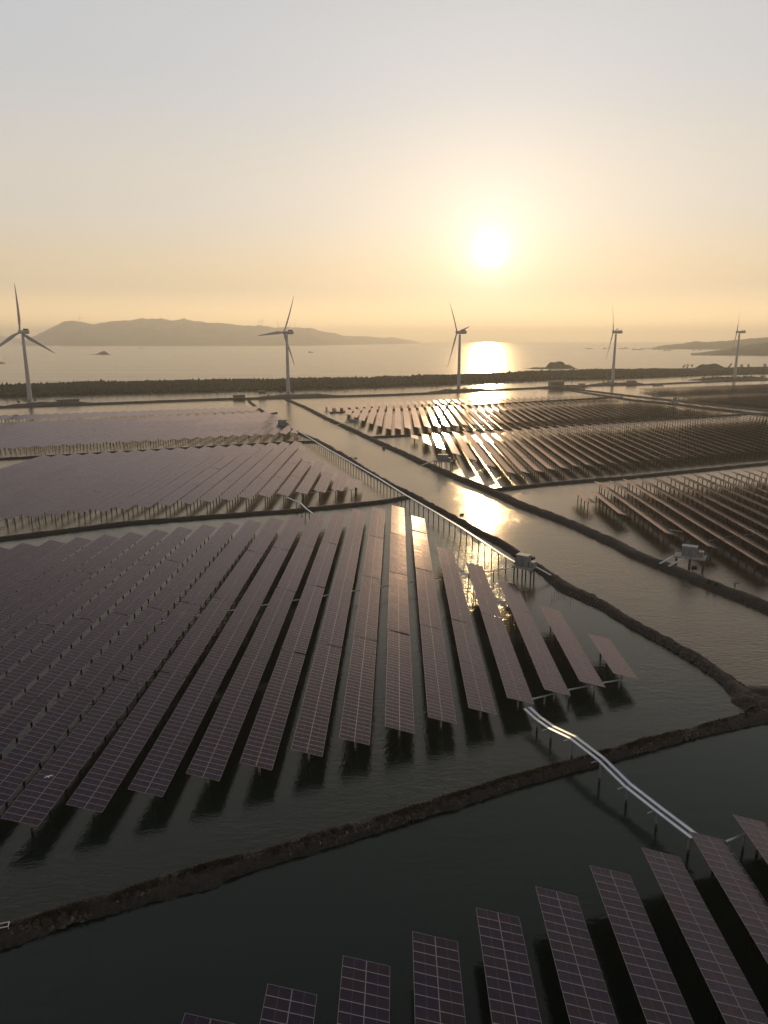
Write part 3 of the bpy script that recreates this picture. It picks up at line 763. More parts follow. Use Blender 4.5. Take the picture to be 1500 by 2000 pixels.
# near cable bridge over the rough bank: straight in plan, rising and dipping over its posts
A_, B_ = ground(1027, 1378, 2.7), ground(1357.5, 1633, 2.9)
joints = []
for x, y in [(1029.5, 1383), (1050, 1402), (1077, 1421), (1119, 1441), (1174, 1483), (1226, 1534), (1285, 1580), (1357.5, 1635)]:
    u = (x - 750) / FPX; v = (y - 1000) / FPX; d = Vector((u, cos(PITCH) - v * sin(PITCH), -(sin(PITCH) + v * cos(PITCH))))
    nrm = Vector((B_.y - A_.y, -(B_.x - A_.x), 0)); t = (Vector((A_.x, A_.y, 0)).dot(nrm)) / d.dot(nrm)
    joints.append(Vector((0, 0, CAMH)) + d * t)
print('bridge joints', [tuple(round(c, 2) for c in j) for j in joints])
root = empty('cable_bridge', (joints[4].x, joints[4].y, 0))
tag(root, 'bright steel cable bridge crossing the rough earth bank on posts', 'cable bridge')
tray(root, offset(joints, -.52), .46, .1); tray(root, offset(joints, .50), .42, .1); tray(root, [p + Vector((0, 0, .12)) for p in offset(joints, .14)], .12, .08, 'handrail')
posts_along(root, joints[1:7] + [joints[7] + (joints[6] - joints[7]) * .12], 1, .17, -1.2, .18, None, .85, True)
for j in joints[2:7]:
    mb = MB(); d = (B_ - A_).normalized(); s = Vector((-d.y, d.x, 0)); mb.bar(s * -.8 + Vector((0, 0, j.z - .06)), s * -1.7 + Vector((0, 0, j.z - .1)), .05, .05)
    mb.build('bracket', M['tray'], root, False, (j.x - root.location.x, j.y - root.location.y, 0))
# long cable bridge beside the channel
lp = [ground(x, y, 3.4) for x, y in [(557.5, 829.5), (584.5, 843), (609, 858), (638.7, 876), (666.7, 892), (704, 913.5), (739.5, 934), (760, 947), (794, 968), (850, 1000), (900, 1030), (940, 1056), (984, 1085), (1006, 1098)]]
root = empty('cable_bridge', (lp[6].x, lp[6].y, 0)); tag(root, 'long pale cable bridge on many slim posts along the channel bank', 'cable bridge')
tray(root, lp, .75, .14); posts_along(root, lp, 4.6, .15, -1.0, .12, M['pile_dark'], .4)
def cross_tray(px, z, label, step, w=.4, extra=None):
    pts = [ground(x, y, z) for x, y in px]
    r = empty('cable_tray_run', (pts[len(pts) // 2].x, pts[len(pts) // 2].y, 0)); tag(r, label, 'cable tray')
    tray(r, pts, w, .1); posts_along(r, pts, step, .14, -1.0, .1, M['pile_dark'] if pts[0].y > 120 else None); return r
cross_tray([(242, 1225), (385, 1203), (517, 1182), (638, 1163), (751, 1145), (856, 1129), (969.6, 1114), (1008, 1107)], 2.1, 'pale cable tray crossing under every row of the middle pond', 7.23, .38)
cross_tray([(1039, 1366), (1109, 1348), (1177, 1334), (1217, 1327)], 2.0, 'short cable tray joining the near ends of the last middle-pond rows', 5.2, .2)
cross_tray([(1416, 1645), (1462, 1627)], 2.2, 'short pale cable tray between the two rightmost near tables', 2.2, .24)
cross_tray([(560, 971), (573, 977), (586, 981.6), (599.5, 994.7), (611, 1003)], 3.0, 'small cable bridge stepping over the bank behind the middle pond', 5.5, .5)
cross_tray([(575, 964), (614, 962), (691, 956.4)], 2.4, 'thin cable tray under the front ends of the mauve rows', 6.5, .2)
cross_tray([(1296, 1032), (1334, 1039)], 2.4, 'thin cable tray between the first two brown-gold rows', 6, .25)
cross_tray([(1378, 1059), (1398, 1053), (1430, 1047.5), (1492, 1042)], 2.3, 'pale cable tray running from the white inverter cabin under the rows', 6.6, .4)
cross_tray([(524, 826.5), (548, 827)], 3.2, 'thin cable tray reaching from the blue-grey cabin to the pale rows', 6, .3)

# ------------------------------------------------------------------ inverter stations
def station(c, yaw, label, L_=5.0, D_=2.6, H_=2.7, zd=3.2, pw=8.6, pd=4.2, ramp=None, legs=4, paint='cabin', sign=False):
    r = empty('inverter_station', (c[0], c[1], 0), yaw); tag(r, label, 'inverter station', 'inverter cabins on platforms beside the banks')
    mb = MB(); mb.box((0, 0, zd), (pw, pd, .25)); mb.box((0, -pd / 2 + .1, zd - .22), (pw, .15, .2)); mb.box((0, pd / 2 - .1, zd - .22), (pw, .15, .2)); mb.build('platform_deck', M['concrete'], r)
    for i in range(legs):
        for sy in (-1, 1):
            x = -pw / 2 + .5 + (pw - 1) * i / (legs - 1)
            q = MB(); q.tube((0, 0, -1), (0, 0, zd - .3), .19, None, 8); q.build('support_leg', M['pile_dark'], r, False, (x, sy * (pd / 2 - .5), 0))
    z0 = zd + .13
    mb = MB(); mb.box((-.3, 0, z0 + H_ / 2), (L_, D_, H_))
    for i in range(int(L_ / .45)): mb.box((-.3 - L_ / 2 + .25 + i * .45, -D_ / 2 - .015, z0 + H_ / 2), (.12, .03, H_ - .3)); mb.box((-.3 - L_ / 2 + .25 + i * .45, D_ / 2 + .015, z0 + H_ / 2), (.12, .03, H_ - .3))
    cab = mb.build('cabin', M[paint], r)
    mb = MB(); mb.box((-.3, 0, z0 + H_ + .08), (L_ + .25, D_ + .25, .14)); mb.build('roof', M['cabin'], r)
    for x in (-1.4, .2):
        mb = MB(); mb.box((-.3 + x, -D_ / 2 - .05, z0 + 1.1), (.9, .05, 2.0)); d = mb.build('door', M['steel'], r)
        q = MB(); q.box((-.3 + x + .34, -D_ / 2 - .10, z0 + 1.1), (.06, .06, .2)); q.build('handle', M['dark'], d)
    mb = MB(); mb.box((L_ / 2 + .75, 0, z0 + .8), (1.3, 1.7, 1.6)); mb.build('transformer_box', M[paint], r)
    if sign:
        mb = MB(); mb.box((L_ / 2 + .75, -.88, z0 + .95), (.75, .04, .75)); mb.build('warning_sign', M['red'], r)
    mb = MB()
    for sx in (-1, 1):
        for sy in (-1, 1): mb.tube((sx * pw / 2 * .98, sy * pd / 2 * .96, zd), (sx * pw / 2 * .98, sy * pd / 2 * .96, zd + 1.1), .03, None, 5)
    for i in range(7):
        x = -pw / 2 * .98 + pw * .98 * i / 6
        for sy in (-1, 1): mb.tube((x, sy * pd / 2 * .96, zd), (x, sy * pd / 2 * .96, zd + 1.1), .025, None, 5)
    for zz in (.55, 1.1):
        for sy in (-1, 1): mb.bar((-pw / 2 * .98, sy * pd / 2 * .96, zd + zz), (pw / 2 * .98, sy * pd / 2 * .96, zd + zz), .04, .04)
        for sx in (-1, 1): mb.bar((sx * pw / 2 * .98, -pd / 2 * .96, zd + zz), (sx * pw / 2 * .98, pd / 2 * .96, zd + zz), .04, .04)
    mb.build('railing', M['steel'], r)
    if ramp:
        for (a, b) in ramp:
            mb = MB(); mb.bar(a, b, .5, .12); mb.bar(Vector(a) + Vector((.22, 0, .1)), Vector(b) + Vector((.22, 0, .1)), .05, .12); mb.bar(Vector(a) + Vector((-.22, 0, .1)), Vector(b) + Vector((-.22, 0, .1)), .05, .12); mb.build('access_ramp', M['tray'], r)
    return r
station((82.6, 185.2), radians(-28), 'white inverter cabin with red sign on a railed platform by the channel', 3.7, 2.2, 2.6, 3.3, 7.8, 4.0, [((-3.8, -1.6, 3.3), (-7.0, -4.2, 1.3)), ((-1.2, -2.1, 3.2), (-4.6, -5.6, 1.3))], 3, 'cabin', True)
station((36.2, 176.5), radians(-35), 'blue-grey inverter cabin at the end of the long cable bridge', 3.1, 2.2, 2.9, 3.2, 5.6, 3.2, [((2.7, 1.0, 3.3), (6.2, 2.6, 1.3))], 3)
station((28.6, 341.5), radians(-20), 'dark inverter platform in front of the golden tables', 4.6, 2.6, 2.9, 3.3, 9.0, 4.2, [((-4.2, -1, 3.3), (-9.5, -5.0, 1.4)), ((-4.2, .5, 3.3), (-9.5, -3.5, 1.4))], 4)
station((-22, 508), radians(-20), 'dark inverter platform by the farther golden tables', 4.6, 2.6, 2.2, 3.1, 10.5, 4.4, [((-5, -1, 3.2), (-11, -5, 1.4))], 4)
station((-69, 489), radians(-15), 'blue-grey inverter cabin at the far start of the long cable bridge', 5.2, 2.8, 3.2, 3.6, 7.4, 4.0, None, 3)
cA, cB = ground(1318, 787), ground(1371, 793)
station((cA.x, cA.y), radians(60), 'small inverter cabin standing over the narrow canal', 5, 3, 3.2, 2.2, 9, 5, None, 3)
station((cA.x + 3, cA.y + 62), radians(60), 'inverter cabin on the far side of the narrow canal', 5, 3, 3.2, 2.2, 9, 5, None, 3)

# ------------------------------------------------------------------ wind turbines
def blade_mesh(Lb=43.0):
    mb = MB(); rings = []; n = 14
    for i in range(22):
        t = i / 21; r = .9 + Lb * t
        if t < .05: ch, th = 1.7, 1.7
        else:
            ch = (1.7 + (3.3 - 1.7) * min(1, (t - .05) / .17)) if t < .22 else 3.3 * (1 - (t - .22) / .78) ** .85 * .9 + .33
            th = ch * (.9 if t < .08 else max(.16, .6 - 1.5 * (t - .05)) if t < .35 else .16)
        tw = radians(14 * (1 - t) ** 2 + 1)
        if t > .97: ch *= .6
        ring = []
        for k in range(n):
            a = 2 * pi * k / n
            cx = cos(a) * ch / 2 - (ch * .18 if t > .08 else 0); cy = sin(a) * th / 2 * (1 - .45 * (cos(a) < 0) * (t > .1))
            x = cx * cos(tw) - cy * sin(tw); y = cx * sin(tw) + cy * cos(tw)
            ring.append(Vector((x, y - 1.6 * t * t, r)))
        rings.append(ring)
    mb.loft(rings); return mb.mesh('blade', M['white'], True)
BLADE = blade_mesh()
def tower_mesh(Hh):
    mb = MB(); rings = []
    for z, r in ((-3, 2.15), (0, 2.1), (Hh * .33, 1.85), (Hh * .66, 1.55), (Hh - 2.2, 1.25)):
        rings.append([Vector((cos(2 * pi * i / 24) * r, sin(2 * pi * i / 24) * r, z)) for i in range(24)])
    mb.loft(rings); return mb.mesh('tower', M['white'], True)
def nacelle_mesh():
    mb = MB(); rings = []
    for y, w, h, zc in ((-2.2, 1.3, 1.3, 0), (-2.0, 1.6, 1.6, 0), (0, 1.75, 1.75, .05), (4.0, 1.8, 1.8, .15), (7.4, 1.65, 1.7, .2), (8.4, 1.2, 1.2, .3)):
        ring = []
        for k in range(16):
            a = 2 * pi * k / 16; q = (abs(cos(a)) ** 4 + abs(sin(a)) ** 4) ** -.25
            ring.append(Vector((cos(a) * q * w, y, sin(a) * q * h + zc)))
        rings.append(ring)
    mb.loft(rings); return mb.mesh('nacelle', M['white'], True)
def hub_mesh():
    mb = MB(); rings = []
    for y, r in ((-5.6, .25), (-5.3, .9), (-4.6, 1.45), (-3.6, 1.65), (-2.4, 1.5)):
        rings.append([Vector((cos(2 * pi * k / 18) * r, y, sin(2 * pi * k / 18) * r)) for k in range(18)])
    mb.loft(rings); return mb.mesh('hub', M['white'], True)
NACELLE, HUB = nacelle_mesh(), hub_mesh()
def cooler_mesh():
    mb = MB(); mb.box((0, 0, .75), (2.6, .5, 1.2)); mb.bar((-1, .2, .1), (-1, .9, .9), .2, .2); mb.bar((1, .2, .1), (1, .9, .9), .2, .2); mb.box((0, .9, .2), (2.2, 1.1, .5)); return mb.mesh('cooler', M['dark'])
COOL = cooler_mesh()
def turbine(name, x, y, zb, zh, phase, label, scale=1.0, group='wind turbines along the coast road', axis=-62.0, full=True):
    r = empty(name, (x, y, zb)); r.scale = (scale,) * 3
    tag(r, label, 'wind turbine', group)
    Hh = (zh - zb) / scale
    put('tower', tower_mesh(Hh), r)
    if full:
        mb = MB(); mb.tube((0, 0, -2.5), (0, 0, .35), 3.2, None, 20); mb.build('foundation', M['concrete'], r)
        mb = MB(); mb.box((0, -2.1, 1.7), (1.0, .2, 2.2)); mb.build('door', M['dark'], r)
    # the hub points along azimuth 'axis' (measured from +Y towards +X); local -Y is the hub side
    yaw = pi - radians(axis); tilt = radians(5)
    nc = put('nacelle', NACELLE, r, (0, 0, Hh), (-tilt * 0, 0, yaw))
    if full:
        for yy in (3.2, 6.2): put('cooler', COOL, nc, (0, yy, 1.8))
    Rm = Matrix.Rotation(yaw, 4, 'Z') @ Matrix.Rotation(-tilt, 4, 'X')
    hb = put('hub', HUB, r); hb.matrix_local = Matrix.Translation((0, 0, Hh)) @ Rm
    for k in range(3):
        b = put('blade', BLADE, r)
        b.matrix_local = Matrix.Translation((0, 0, Hh)) @ Rm @ Matrix.Translation((0, -3.7, 0)) @ Matrix.Rotation(radians(phase + 120 * k), 4, 'Y')
    return r
for (px, py, zb, zh, ph, lb) in (
    (59.5, 786, 2, 67, 2, 'leftmost white wind turbine, rotor facing most squarely with one blade upright'),
    (563.5, 770, 2, 67.5, -25, 'white wind turbine left of the channel, in front of the mountain island'),
    (895.5, 760, 2.2, 68.5, 40, 'middle white wind turbine just left of the sun glint on the sea'),
    (1196, 748, 2.5, 70, 38, 'white wind turbine with edge-on rotor behind the flat-roofed building'),
    (1434.5, 738, 3, 71.5, 36, 'rightmost white wind turbine with edge-on rotor before the headland')):
    g_ = ground(px, py, zb); turbine('wind_turbine', g_.x, g_.y, zb, zh, ph, lb)
for (px, py, hpx, ph, lb) in (
    (157, 629, 17, 10, 'tiny faint wind turbine beside the island peak on the left'), (182.5, 634, 8, 50, 'tiny faint wind turbine in the dip right of the island peak'),
    (506, 636, 15, 70, 'shorter of two tiny faint turbines left of the second wind turbine'), (512, 635.5, 19, 20, 'taller of two tiny faint turbines left of the second wind turbine'),
    (543, 640, 19, 95, 'tiny faint wind turbine on the island crest beside the second turbine'), (567.5, 640.5, 14, 40, 'tiny faint wind turbine right behind the second turbine'), (577, 640.5, 16, 5, 'tiny faint wind turbine just right of the second turbine')):
    Y = 9500; p = ray_at(px, py + 2, Y); s = hpx * Y / FPX / 84
    turbine('wind_turbine', p.x, Y, p.z - 8, p.z + hpx * Y / FPX * .62, ph, lb, s, 'faint wind turbines on the island', -62, False)

# ------------------------------------------------------------------ buildings, trees, boats, poles
def plant(name, c, r, h, label, cat, n=60, kind='bush', group=None, trunk=None, seed=1, mat=None):
    rr = random.Random(seed); root = empty(name, c); tag(root, label, cat, group)
    mb = MB()
    for k in range(3 if kind == 'bush' else 1):
        a = rr.uniform(0, 6.28); tp = h * (.5 if kind == 'bush' else .62)
        mb.tube((0, 0, -.5), (cos(a) * r * .25, sin(a) * r * .25, tp), .05 * h ** .6 + .04, .03, 6)
    if kind != 'bush':
        for k in range(6):
            a = rr.uniform(0, 6.28); mb.tube((0, 0, h * rr.uniform(.4, .6)), (cos(a) * r * .6, sin(a) * r * .6, h * rr.uniform(.65, .9)), .06, .02, 5)
    mb.build('stem' if kind == 'bush' else 'trunk', M['bark'], root)
    fb = MB()
    lumps = [(rr.uniform(-.55, .55) * r, rr.uniform(-.55, .55) * r, (rr.uniform(.25, .75) if kind == 'bush' else rr.uniform(.6, .88)) * h, rr.uniform(.35, .6) * r) for _ in range(6)]
    for i in range(n * 4):
        lx, ly, lz, lr = rr.choice(lumps)
        d = Vector((rr.gauss(0, 1), rr.gauss(0, 1), rr.gauss(0, .8))); d = d.normalized() * lr * rr.random() ** .45
        p = Vector((lx, ly, lz)) + d
        if p.z < .1: p.z = rr.uniform(.1, .5)
        s = rr.uniform(.10, .22) * r ** .7 + .08
        q = [Vector((rr.gauss(0, 1), rr.gauss(0, 1), rr.gauss(0, 1))).normalized() * s for _ in range(3)]
        fb.add([p + q[0], p + q[1], p + q[2]], [(0, 1, 2)])
    fb.build('foliage' if kind == 'bush' else 'crown', mat or M['foliage'], root)
    return root
def bush(px, py, rpx, hpx, label, seed, z=1.8, name='bush', cat='bush', kind='bush', group=None, n=60):
    c = ground(px, py, z); s = c.y / FPX; return plant(name, c, rpx * s, hpx * s, label, cat, n, kind, group, None, seed)
bush(36, 787.5, 5, 8, 'leaning dark bush left of the leftmost turbine foot', 3)
bush(50, 786, 6, 9.5, 'dense dark bush touching the leftmost turbine foot', 4)
bush(69, 785, 2.5, 6, 'small bush right of the leftmost turbine foot', 5)
bush(549, 770, 6, 9, 'dense dark bush left of the second turbine foot', 6)
bush(573, 769, 5, 8, 'rounded dark bush right of the second turbine foot', 7)
bush(524, 774, 3, 4, 'low bush on the bank left of the second turbine', 8)
bush(878, 763, 3, 5, 'small bush left of the middle turbine foot', 9)
bush(908, 761, 7, 4, 'low wide bush right of the middle turbine foot', 10)
bush(921, 760, 3, 5, 'sparse bush farther right of the middle turbine foot', 21)
bush(1179, 748.5, 3, 6, 'pointed bush left of the fourth turbine foot', 11)
bush(1188, 748, 5, 4.5, 'low bush beside the fourth turbine foot', 12)
bush(1140, 762, 3, 5, 'bush at the canal end near the flat-roofed building', 13)
for i, (px, py, rp, hp) in enumerate(((1391, 741, 5, 9), (1400, 740.5, 4.5, 8.5), (1383, 742, 5, 5), (1410, 740.5, 4, 5), (1421, 740, 4, 4.5), (1429, 739, 3, 4), (1452, 738, 5, 4), (1467, 737.5, 4, 5), (1490, 738, 8, 4))):
    bush(px, py, rp, hp, ['tall dense bush at the left end of the rightmost turbine mound', 'second tall bush on the rightmost turbine mound', 'low spreading bush at the very left tip of the rightmost mound', 'middling bush between the tall ones and the rightmost turbine', 'low bush left of the rightmost turbine foot', 'small bush touching the rightmost turbine foot', 'low bush right of the rightmost turbine foot', 'round bush farther right of the rightmost turbine foot', 'wide low bush at the right edge behind the rightmost turbine'][i], 30 + i, 2.5, group='bushes on the rightmost turbine mound')
# trees standing out of the forest belt on the right
for i, (px, pt, pb, rp) in enumerate(((1334.5, 710.5, 722, 3.2), (1342, 711, 722, 3.2), (1350.5, 708.5, 722, 3.4), (1424, 708.5, 724, 4), (1447, 710, 724, 4), (1459, 710, 723, 3), (1492, 710, 722, 4.5))):
    c = ground(px, pb + 8, 1.0); s = c.y / FPX
    plant('tree', c, rp * s * 1.1, (pb + 8 - pt) * s, ['left flat-topped tree of three above the forest belt', 'middle flat-topped tree of three above the forest belt', 'umbrella-shaped tree right of the flat-topped pair', 'taller tree left of the rightmost turbine tower', 'tall tree just right of the rightmost turbine tower', 'slender tree farther right of the rightmost turbine tower', 'broad tree at the right edge of the forest belt'][i], 'tree', 110, 'tree', 'trees rising above the forest belt', None, 60 + i)
mound('hillock', (*ground(1385, 728)[:2], 0), 44, 30, 15, 'dark rounded hillock rising behind the forest belt', M['headland'], 0, 48, 10, .5, .05, 'hillock', .25)
def hut(px, py, wpx, hpx, label, yaw=0.0, z=1.8, depth=5.0, posts=False, cat='hut', eave=.6, flat=True):
    c = ground(px, py, z); s = c.y / FPX; w, h = wpx * s, hpx * s
    r = empty('hut', c, yaw); tag(r, label, cat)
    zb = .0
    if posts:
        zb = h * .45
        for sx in (-1, -.33, .33, 1):
            for sy in (-1, 1):
                q = MB(); q.tube((0, 0, -1.5), (0, 0, zb), .14, None, 6); q.build('support_post', M['bark'], r, False, (sx * (w / 2 - .3), sy * (depth / 2 - .3), 0))
    mb = MB(); mb.box((0, 0, zb + (h - zb) * .42), (w, depth, (h - zb) * .84)); mb.build('wall', M['hut'], r)
    mb = MB(); mb.box((0, 0, h - .12), (w + eave * 2, depth + eave * 2, .22)); mb.box((0, 0, h + .12), (w + eave, depth + eave, .2)); mb.build('roof', M['roof'], r)
    mb = MB(); mb.box((-w * .3, -depth / 2 - .04, zb + min(1.0, (h - zb) * .4)), (.95, .06, min(2.0, (h - zb) * .7))); mb.build('door', M['dark'], r)
    for k in range(max(1, int(w / 3.2))):
        mb = MB(); mb.box((-w * .12 + k * 2.6, -depth / 2 - .04, zb + (h - zb) * .5), (1.1, .06, .9))
        if -w * .12 + k * 2.6 < w / 2 - .7: mb.build('window', M['dark'], r)
    return r
hut(133, 786, 40, 5.5, 'long low dark shed on the road bank right of the leftmost turbine', .45, 1.9, 4)
hut(467, 777.5, 22, 5.5, 'low dark shed on the road bank where the channel starts', .3, 1.6, 5)
hut(512, 774, 13, 10.5, 'small hut on stilts left of the second wind turbine', .3, 1.2, 5, True)
hut(1233, 749, 18, 5.5, 'low flat-roofed hut right of the fourth wind turbine', .35, 2.2, 6)
hut(1374, 740, 4, 3, 'tiny hut among the bushes left of the rightmost turbine', .3, 2.2, 4)
hut(1285, 752.5, 20, 2.6, 'flat raft shelter on the water right of the fourth turbine', .2, .3, 4)
hut(1136, 751.5, 11, 2.2, 'thin open shelter behind the flat-roofed building', .2, 2.0, 4)
# flat-roofed building with annex
c = ground(1086, 756, 2.6); s = c.y / FPX
r = empty('building', c, .12); tag(r, 'flat-roofed pale building with an overhanging roof near the canal end', 'building')
w, h = 27 * s, 11.5 * s
mb = MB(); mb.box((0, 0, h * .45), (w, 9, h * .9)); mb.build('wall', M['hut'], r)
mb = MB(); mb.box((.8, 0, h * .93), (w + 3.0, 11, .35)); mb.box((0, 0, h * .99), (w, 9, .3)); mb.build('roof', M['concrete'], r)
for k in range(6):
    mb = MB(); mb.box((-w / 2 + w * (k + .5) / 6, -4.53, h * .55), (w / 6 * .55, .06, h * .36)); fw = mb.build('window', M['dark'], r)
    mb = MB(); mb.box((-w / 2 + w * (k + .5) / 6, -4.58, h * .34), (w / 6 * .62, .12, .12)); mb.build('sill', M['concrete'], fw)
mb = MB(); mb.box((w * .42, -4.55, h * .3), (1.1, .06, 2.1)); mb.build('door', M['steel'], r)
c = ground(1116, 757.5, 2.0)
r = empty('shed', c, .1); tag(r, 'long low shed beside the flat-roofed building', 'shed')
mb = MB(); mb.box((0, 0, 1.6), (24, 6, 3.2)); mb.build('wall', M['hut'], r); mb = MB(); mb.box((0, 0, 3.35), (25, 7, .3)); mb.build('roof', M['roof'], r)
mb = MB(); mb.box((-6, -3.04, 1.2), (3, .06, 2.2)); mb.build('door', M['dark'], r)
# water tower frame beside the building
c = ground(1116.5, 752.5, 2.2); r = empty('water_tower', c); tag(r, 'thin frame tower beside the flat-roofed building', 'tower')
for sx in (-1, 1):
    for sy in (-1, 1):
        q = MB(); q.tube((0, 0, -1), (0, 0, 6.2), .09, None, 5); q.build('leg', M['dark'], r, False, (sx * .8, sy * .8, 0))
mb = MB(); mb.tube((0, 0, 3.6), (0, 0, 5.0), .75, None, 10); mb.build('tank', M['dark'], r)
# utility poles along the coast road
for i, (px, yb, yt) in enumerate(((248, 785, 770), (348, 783, 769), (441, 779.5, 766), (723, 772.5, 762), (787, 770, 760), (1044, 760, 751), (1156, 755, 747), (15, 789, 775))):
    c = ground(px, yb, 1.5); s = c.y / FPX; h = (yb - yt) * s
    r = empty('utility_pole', c); tag(r, ['thin pole on the road bank nearest the leftmost turbine', 'thin pole midway between the first two turbines', 'thin pole beside the dark shed at the channel start', 'thin pole on the road bank above the first golden rows', 'thin pole on the road bank left of the middle turbine', 'thin pole left of the flat-roofed building', 'thin pole right of the flat-roofed building', 'thin pole at the left edge of the road bank'][i], 'pole', 'poles along the coast road')
    mb = MB(); mb.tube((0, 0, -1), (0, 0, h), .16, .1, 6); mb.build('pole', M['dark'], r)
    mb = MB(); mb.box((0, 0, h - .5), (1.6, .1, .12)); mb.build('crossarm', M['dark'], r)
# boats
def boat(px, py, wpx, label, seed):
    rr = random.Random(seed); c = ground(px, py); s = c.y / FPX; Lb = wpx * s; h = Lb * .10
    r = empty('fishing_boat', (c.x, c.y, 0), rr.uniform(-.3, .3) + (pi if rr.random() < .4 else 0)); tag(r, label, 'boat', 'boats on the sea')
    mb = MB(); rings = []
    for t, w, zt in ((-.5, .10, 1.15), (-.35, .14, 1.0), (0, .15, .8), (.3, .12, 1.0), (.45, .05, 1.5), (.5, .01, 1.8)):
        rings.append([Vector((t * Lb, y, z)) for y, z in ((-w * Lb, zt * h), (-w * Lb * .6, -.4 * h), (w * Lb * .6, -.4 * h), (w * Lb, zt * h))])
    mb.loft(rings); mb.build('hull', M['boat'], r)
    mb = MB(); mb.box((-.2 * Lb, 0, h * 1.6), (.28 * Lb, .16 * Lb, h * 1.5)); mb.box((-.2 * Lb, 0, h * 2.45), (.34 * Lb, .2 * Lb, h * .25)); mb.build('wheelhouse', M['boat'], r)
    mb = MB(); mb.tube((.1 * Lb, 0, h * .8), (.1 * Lb, 0, h * 3.6), .012 * Lb, None, 6); mb.bar((.1 * Lb, 0, h * 3.0), (.36 * Lb, 0, h * 2.0), .012 * Lb, .012 * Lb); mb.build('mast', M['boat'], r)
BO = [(1146, 681.5, 7), (1153, 681.8, 9), (1182, 681.6, 9), (1190, 681, 5), (1213, 681.6, 9), (1223, 680.8, 10), (1239, 683.2, 10), (1249, 683.4, 10), (1258, 682, 8), (1266, 681.2, 7), (1278, 682.6, 9), (1288, 683, 7), (1299, 685, 8), (1308, 684.6, 9), (1356, 684.6, 7), (1366, 684.6, 8), (607, 689, 10), (276, 681.4, 6), (5, 710, 12)]
BL = ['leftmost small boat of the far anchored fleet', 'second small boat of the far fleet, touching the leftmost one', 'boat just left of the fourth turbine tower', 'small boat half behind the fourth turbine tower', 'boat just right of the fourth turbine tower', 'boat second to the right of the fourth turbine tower', 'left boat of the close pair midway to the headland', 'right boat of the close pair midway to the headland', 'far boat left of the headland tip', 'far small boat nearly touching the headland tip', 'boat directly under the headland tip', 'small boat just right of the headland tip', 'left boat of the pair below the headland slope', 'right boat of the pair below the headland slope', 'small boat close to the nearer spit', 'boat between the spit and the headland', 'lone boat right of the second wind turbine', 'tiny lone boat near the mountain island shore', 'lone boat by the left edge of the sea']
for i, (x, y, w) in enumerate(BO): boat(x, y, w, BL[i], i)
# bird gliding over the near left rows
bp = ray_at(95, 1517, 76.0)
r = empty('bird', bp, radians(35)); tag(r, 'white bird gliding over the dark panels at lower left', 'bird')
mb = MB(); rings = []
for y, rd, zc in ((-.42, .01, 0), (-.3, .06, 0), (-.05, .11, -.01), (.2, .09, 0), (.38, .045, .03), (.5, .04, .04), (.62, .01, .03)):
    rings.append([Vector((cos(2 * pi * k / 8) * rd, y, sin(2 * pi * k / 8) * rd + zc)) for k in range(8)])
mb.loft(rings)
for sx in (-1, 1):
    wv = []
    for x, y0, y1, z in ((.05, .2, -.15, .03), (.4, .26, -.08, .12), (.8, .1, -.12, .14), (1.05, -.12, -.2, .1)):
        wv.append([Vector((sx * x, y0, z + .012)), Vector((sx * x, y1, z + .012)), Vector((sx * x, y1, z - .012)), Vector((sx * x, y0, z - .012))])
    mb.loft(wv)
mb.add([Vector((-.05, -.3, 0)), Vector((.05, -.3, 0)), Vector((.1, -.58, 0)), Vector((-.1, -.58, 0)), Vector((0, -.4, -.02))], [(0, 1, 2, 3), (0, 4, 1), (1, 4, 2), (2, 4, 3), (3, 4, 0)])
mb.build('body', M['bird'], r, True); r.scale = (.5, .5, .5)
# white frame on the near bank
c = ground(4, 1808, 1.4); r = empty('white_frame', (c.x, c.y, 1.0), .3); tag(r, 'white box frame on the near bank at the left edge', 'frame')
mb = MB()
for a, b in (((-1, -.5), (1, -.5)), ((1, -.5), (1, .5)), ((1, .5), (-1, .5)), ((-1, .5), (-1, -.5))):
    for z in (.1, .7): mb.bar((*a, z), (*b, z), .09, .09)
for a in ((-1, -.5), (1, -.5), (1, .5), (-1, .5)): mb.tube((*a, 0), (*a, .75), .05, None, 6)
mb.build('frame_bars', M['foam'], r); r.scale = (.62, .62, .62)
# floating debris and net stakes
for i, (px, py, w) in enumerate(((694.7, 895, 1.6), (902, 1005.5, 1.4), (753, 876, 4.2))):
    c = ground(px, py); r = empty('float' if i < 2 else 'raft', c, .4 * i); tag(r, ['small dark float alone in the upper channel', 'small dark float near the sun glint in the channel', 'little dark raft tied to the channel bank'][i], 'float' if i < 2 else 'raft')
    mb = MB(); mb.box((0, 0, .12), (w, w * .45, .3))
    mb.build('deck', M['dark'], r)
    if i == 2:
        mb = MB(); mb.box((-1.4, 0, .8), (.9, 1.2, 1.2)); mb.build('box', M['dark'], r)
    else:
        mb = MB(); mb.tube((-w / 2, 0, .3), (w / 2, 0, .34), .16, .12, 7); mb.build('roll', M['dark'], r)
for i in range(9):
    t = i / 8; px = 1078 + 36 * t; py = 1182 - 22 * sin(pi * (.15 + .7 * t)) + 4 * t; c = ground(px, py)
    mb = MB(); mb.tube((0, 0, -.8), (.08 * (i % 3 - 1), .1, 1.3 + .3 * (i % 2)), .045, .03, 5)
    o = mb.build('net_stake', M['bark'], None, False, c); tag(o, 'thin stake, ' + ORD[i + 1] + ' from the left in the curved net line beside the lumpy bank', 'stake', 'net stakes in the middle pond')
for i, (px, py, hp) in enumerate(((1384, 1138, 15), (1397, 1143, 11))):
    c = ground(px, py + 2, 1.0); s = c.y / FPX
    plant('stump', c, 5 * s, hp * s * .6, ['taller dark tuft on the bank right of the white cabin', 'shorter dark tuft on the bank right of the white cabin'][i], 'shrub', 50, 'bush', 'tufts on the channel bank', None, 80 + i)
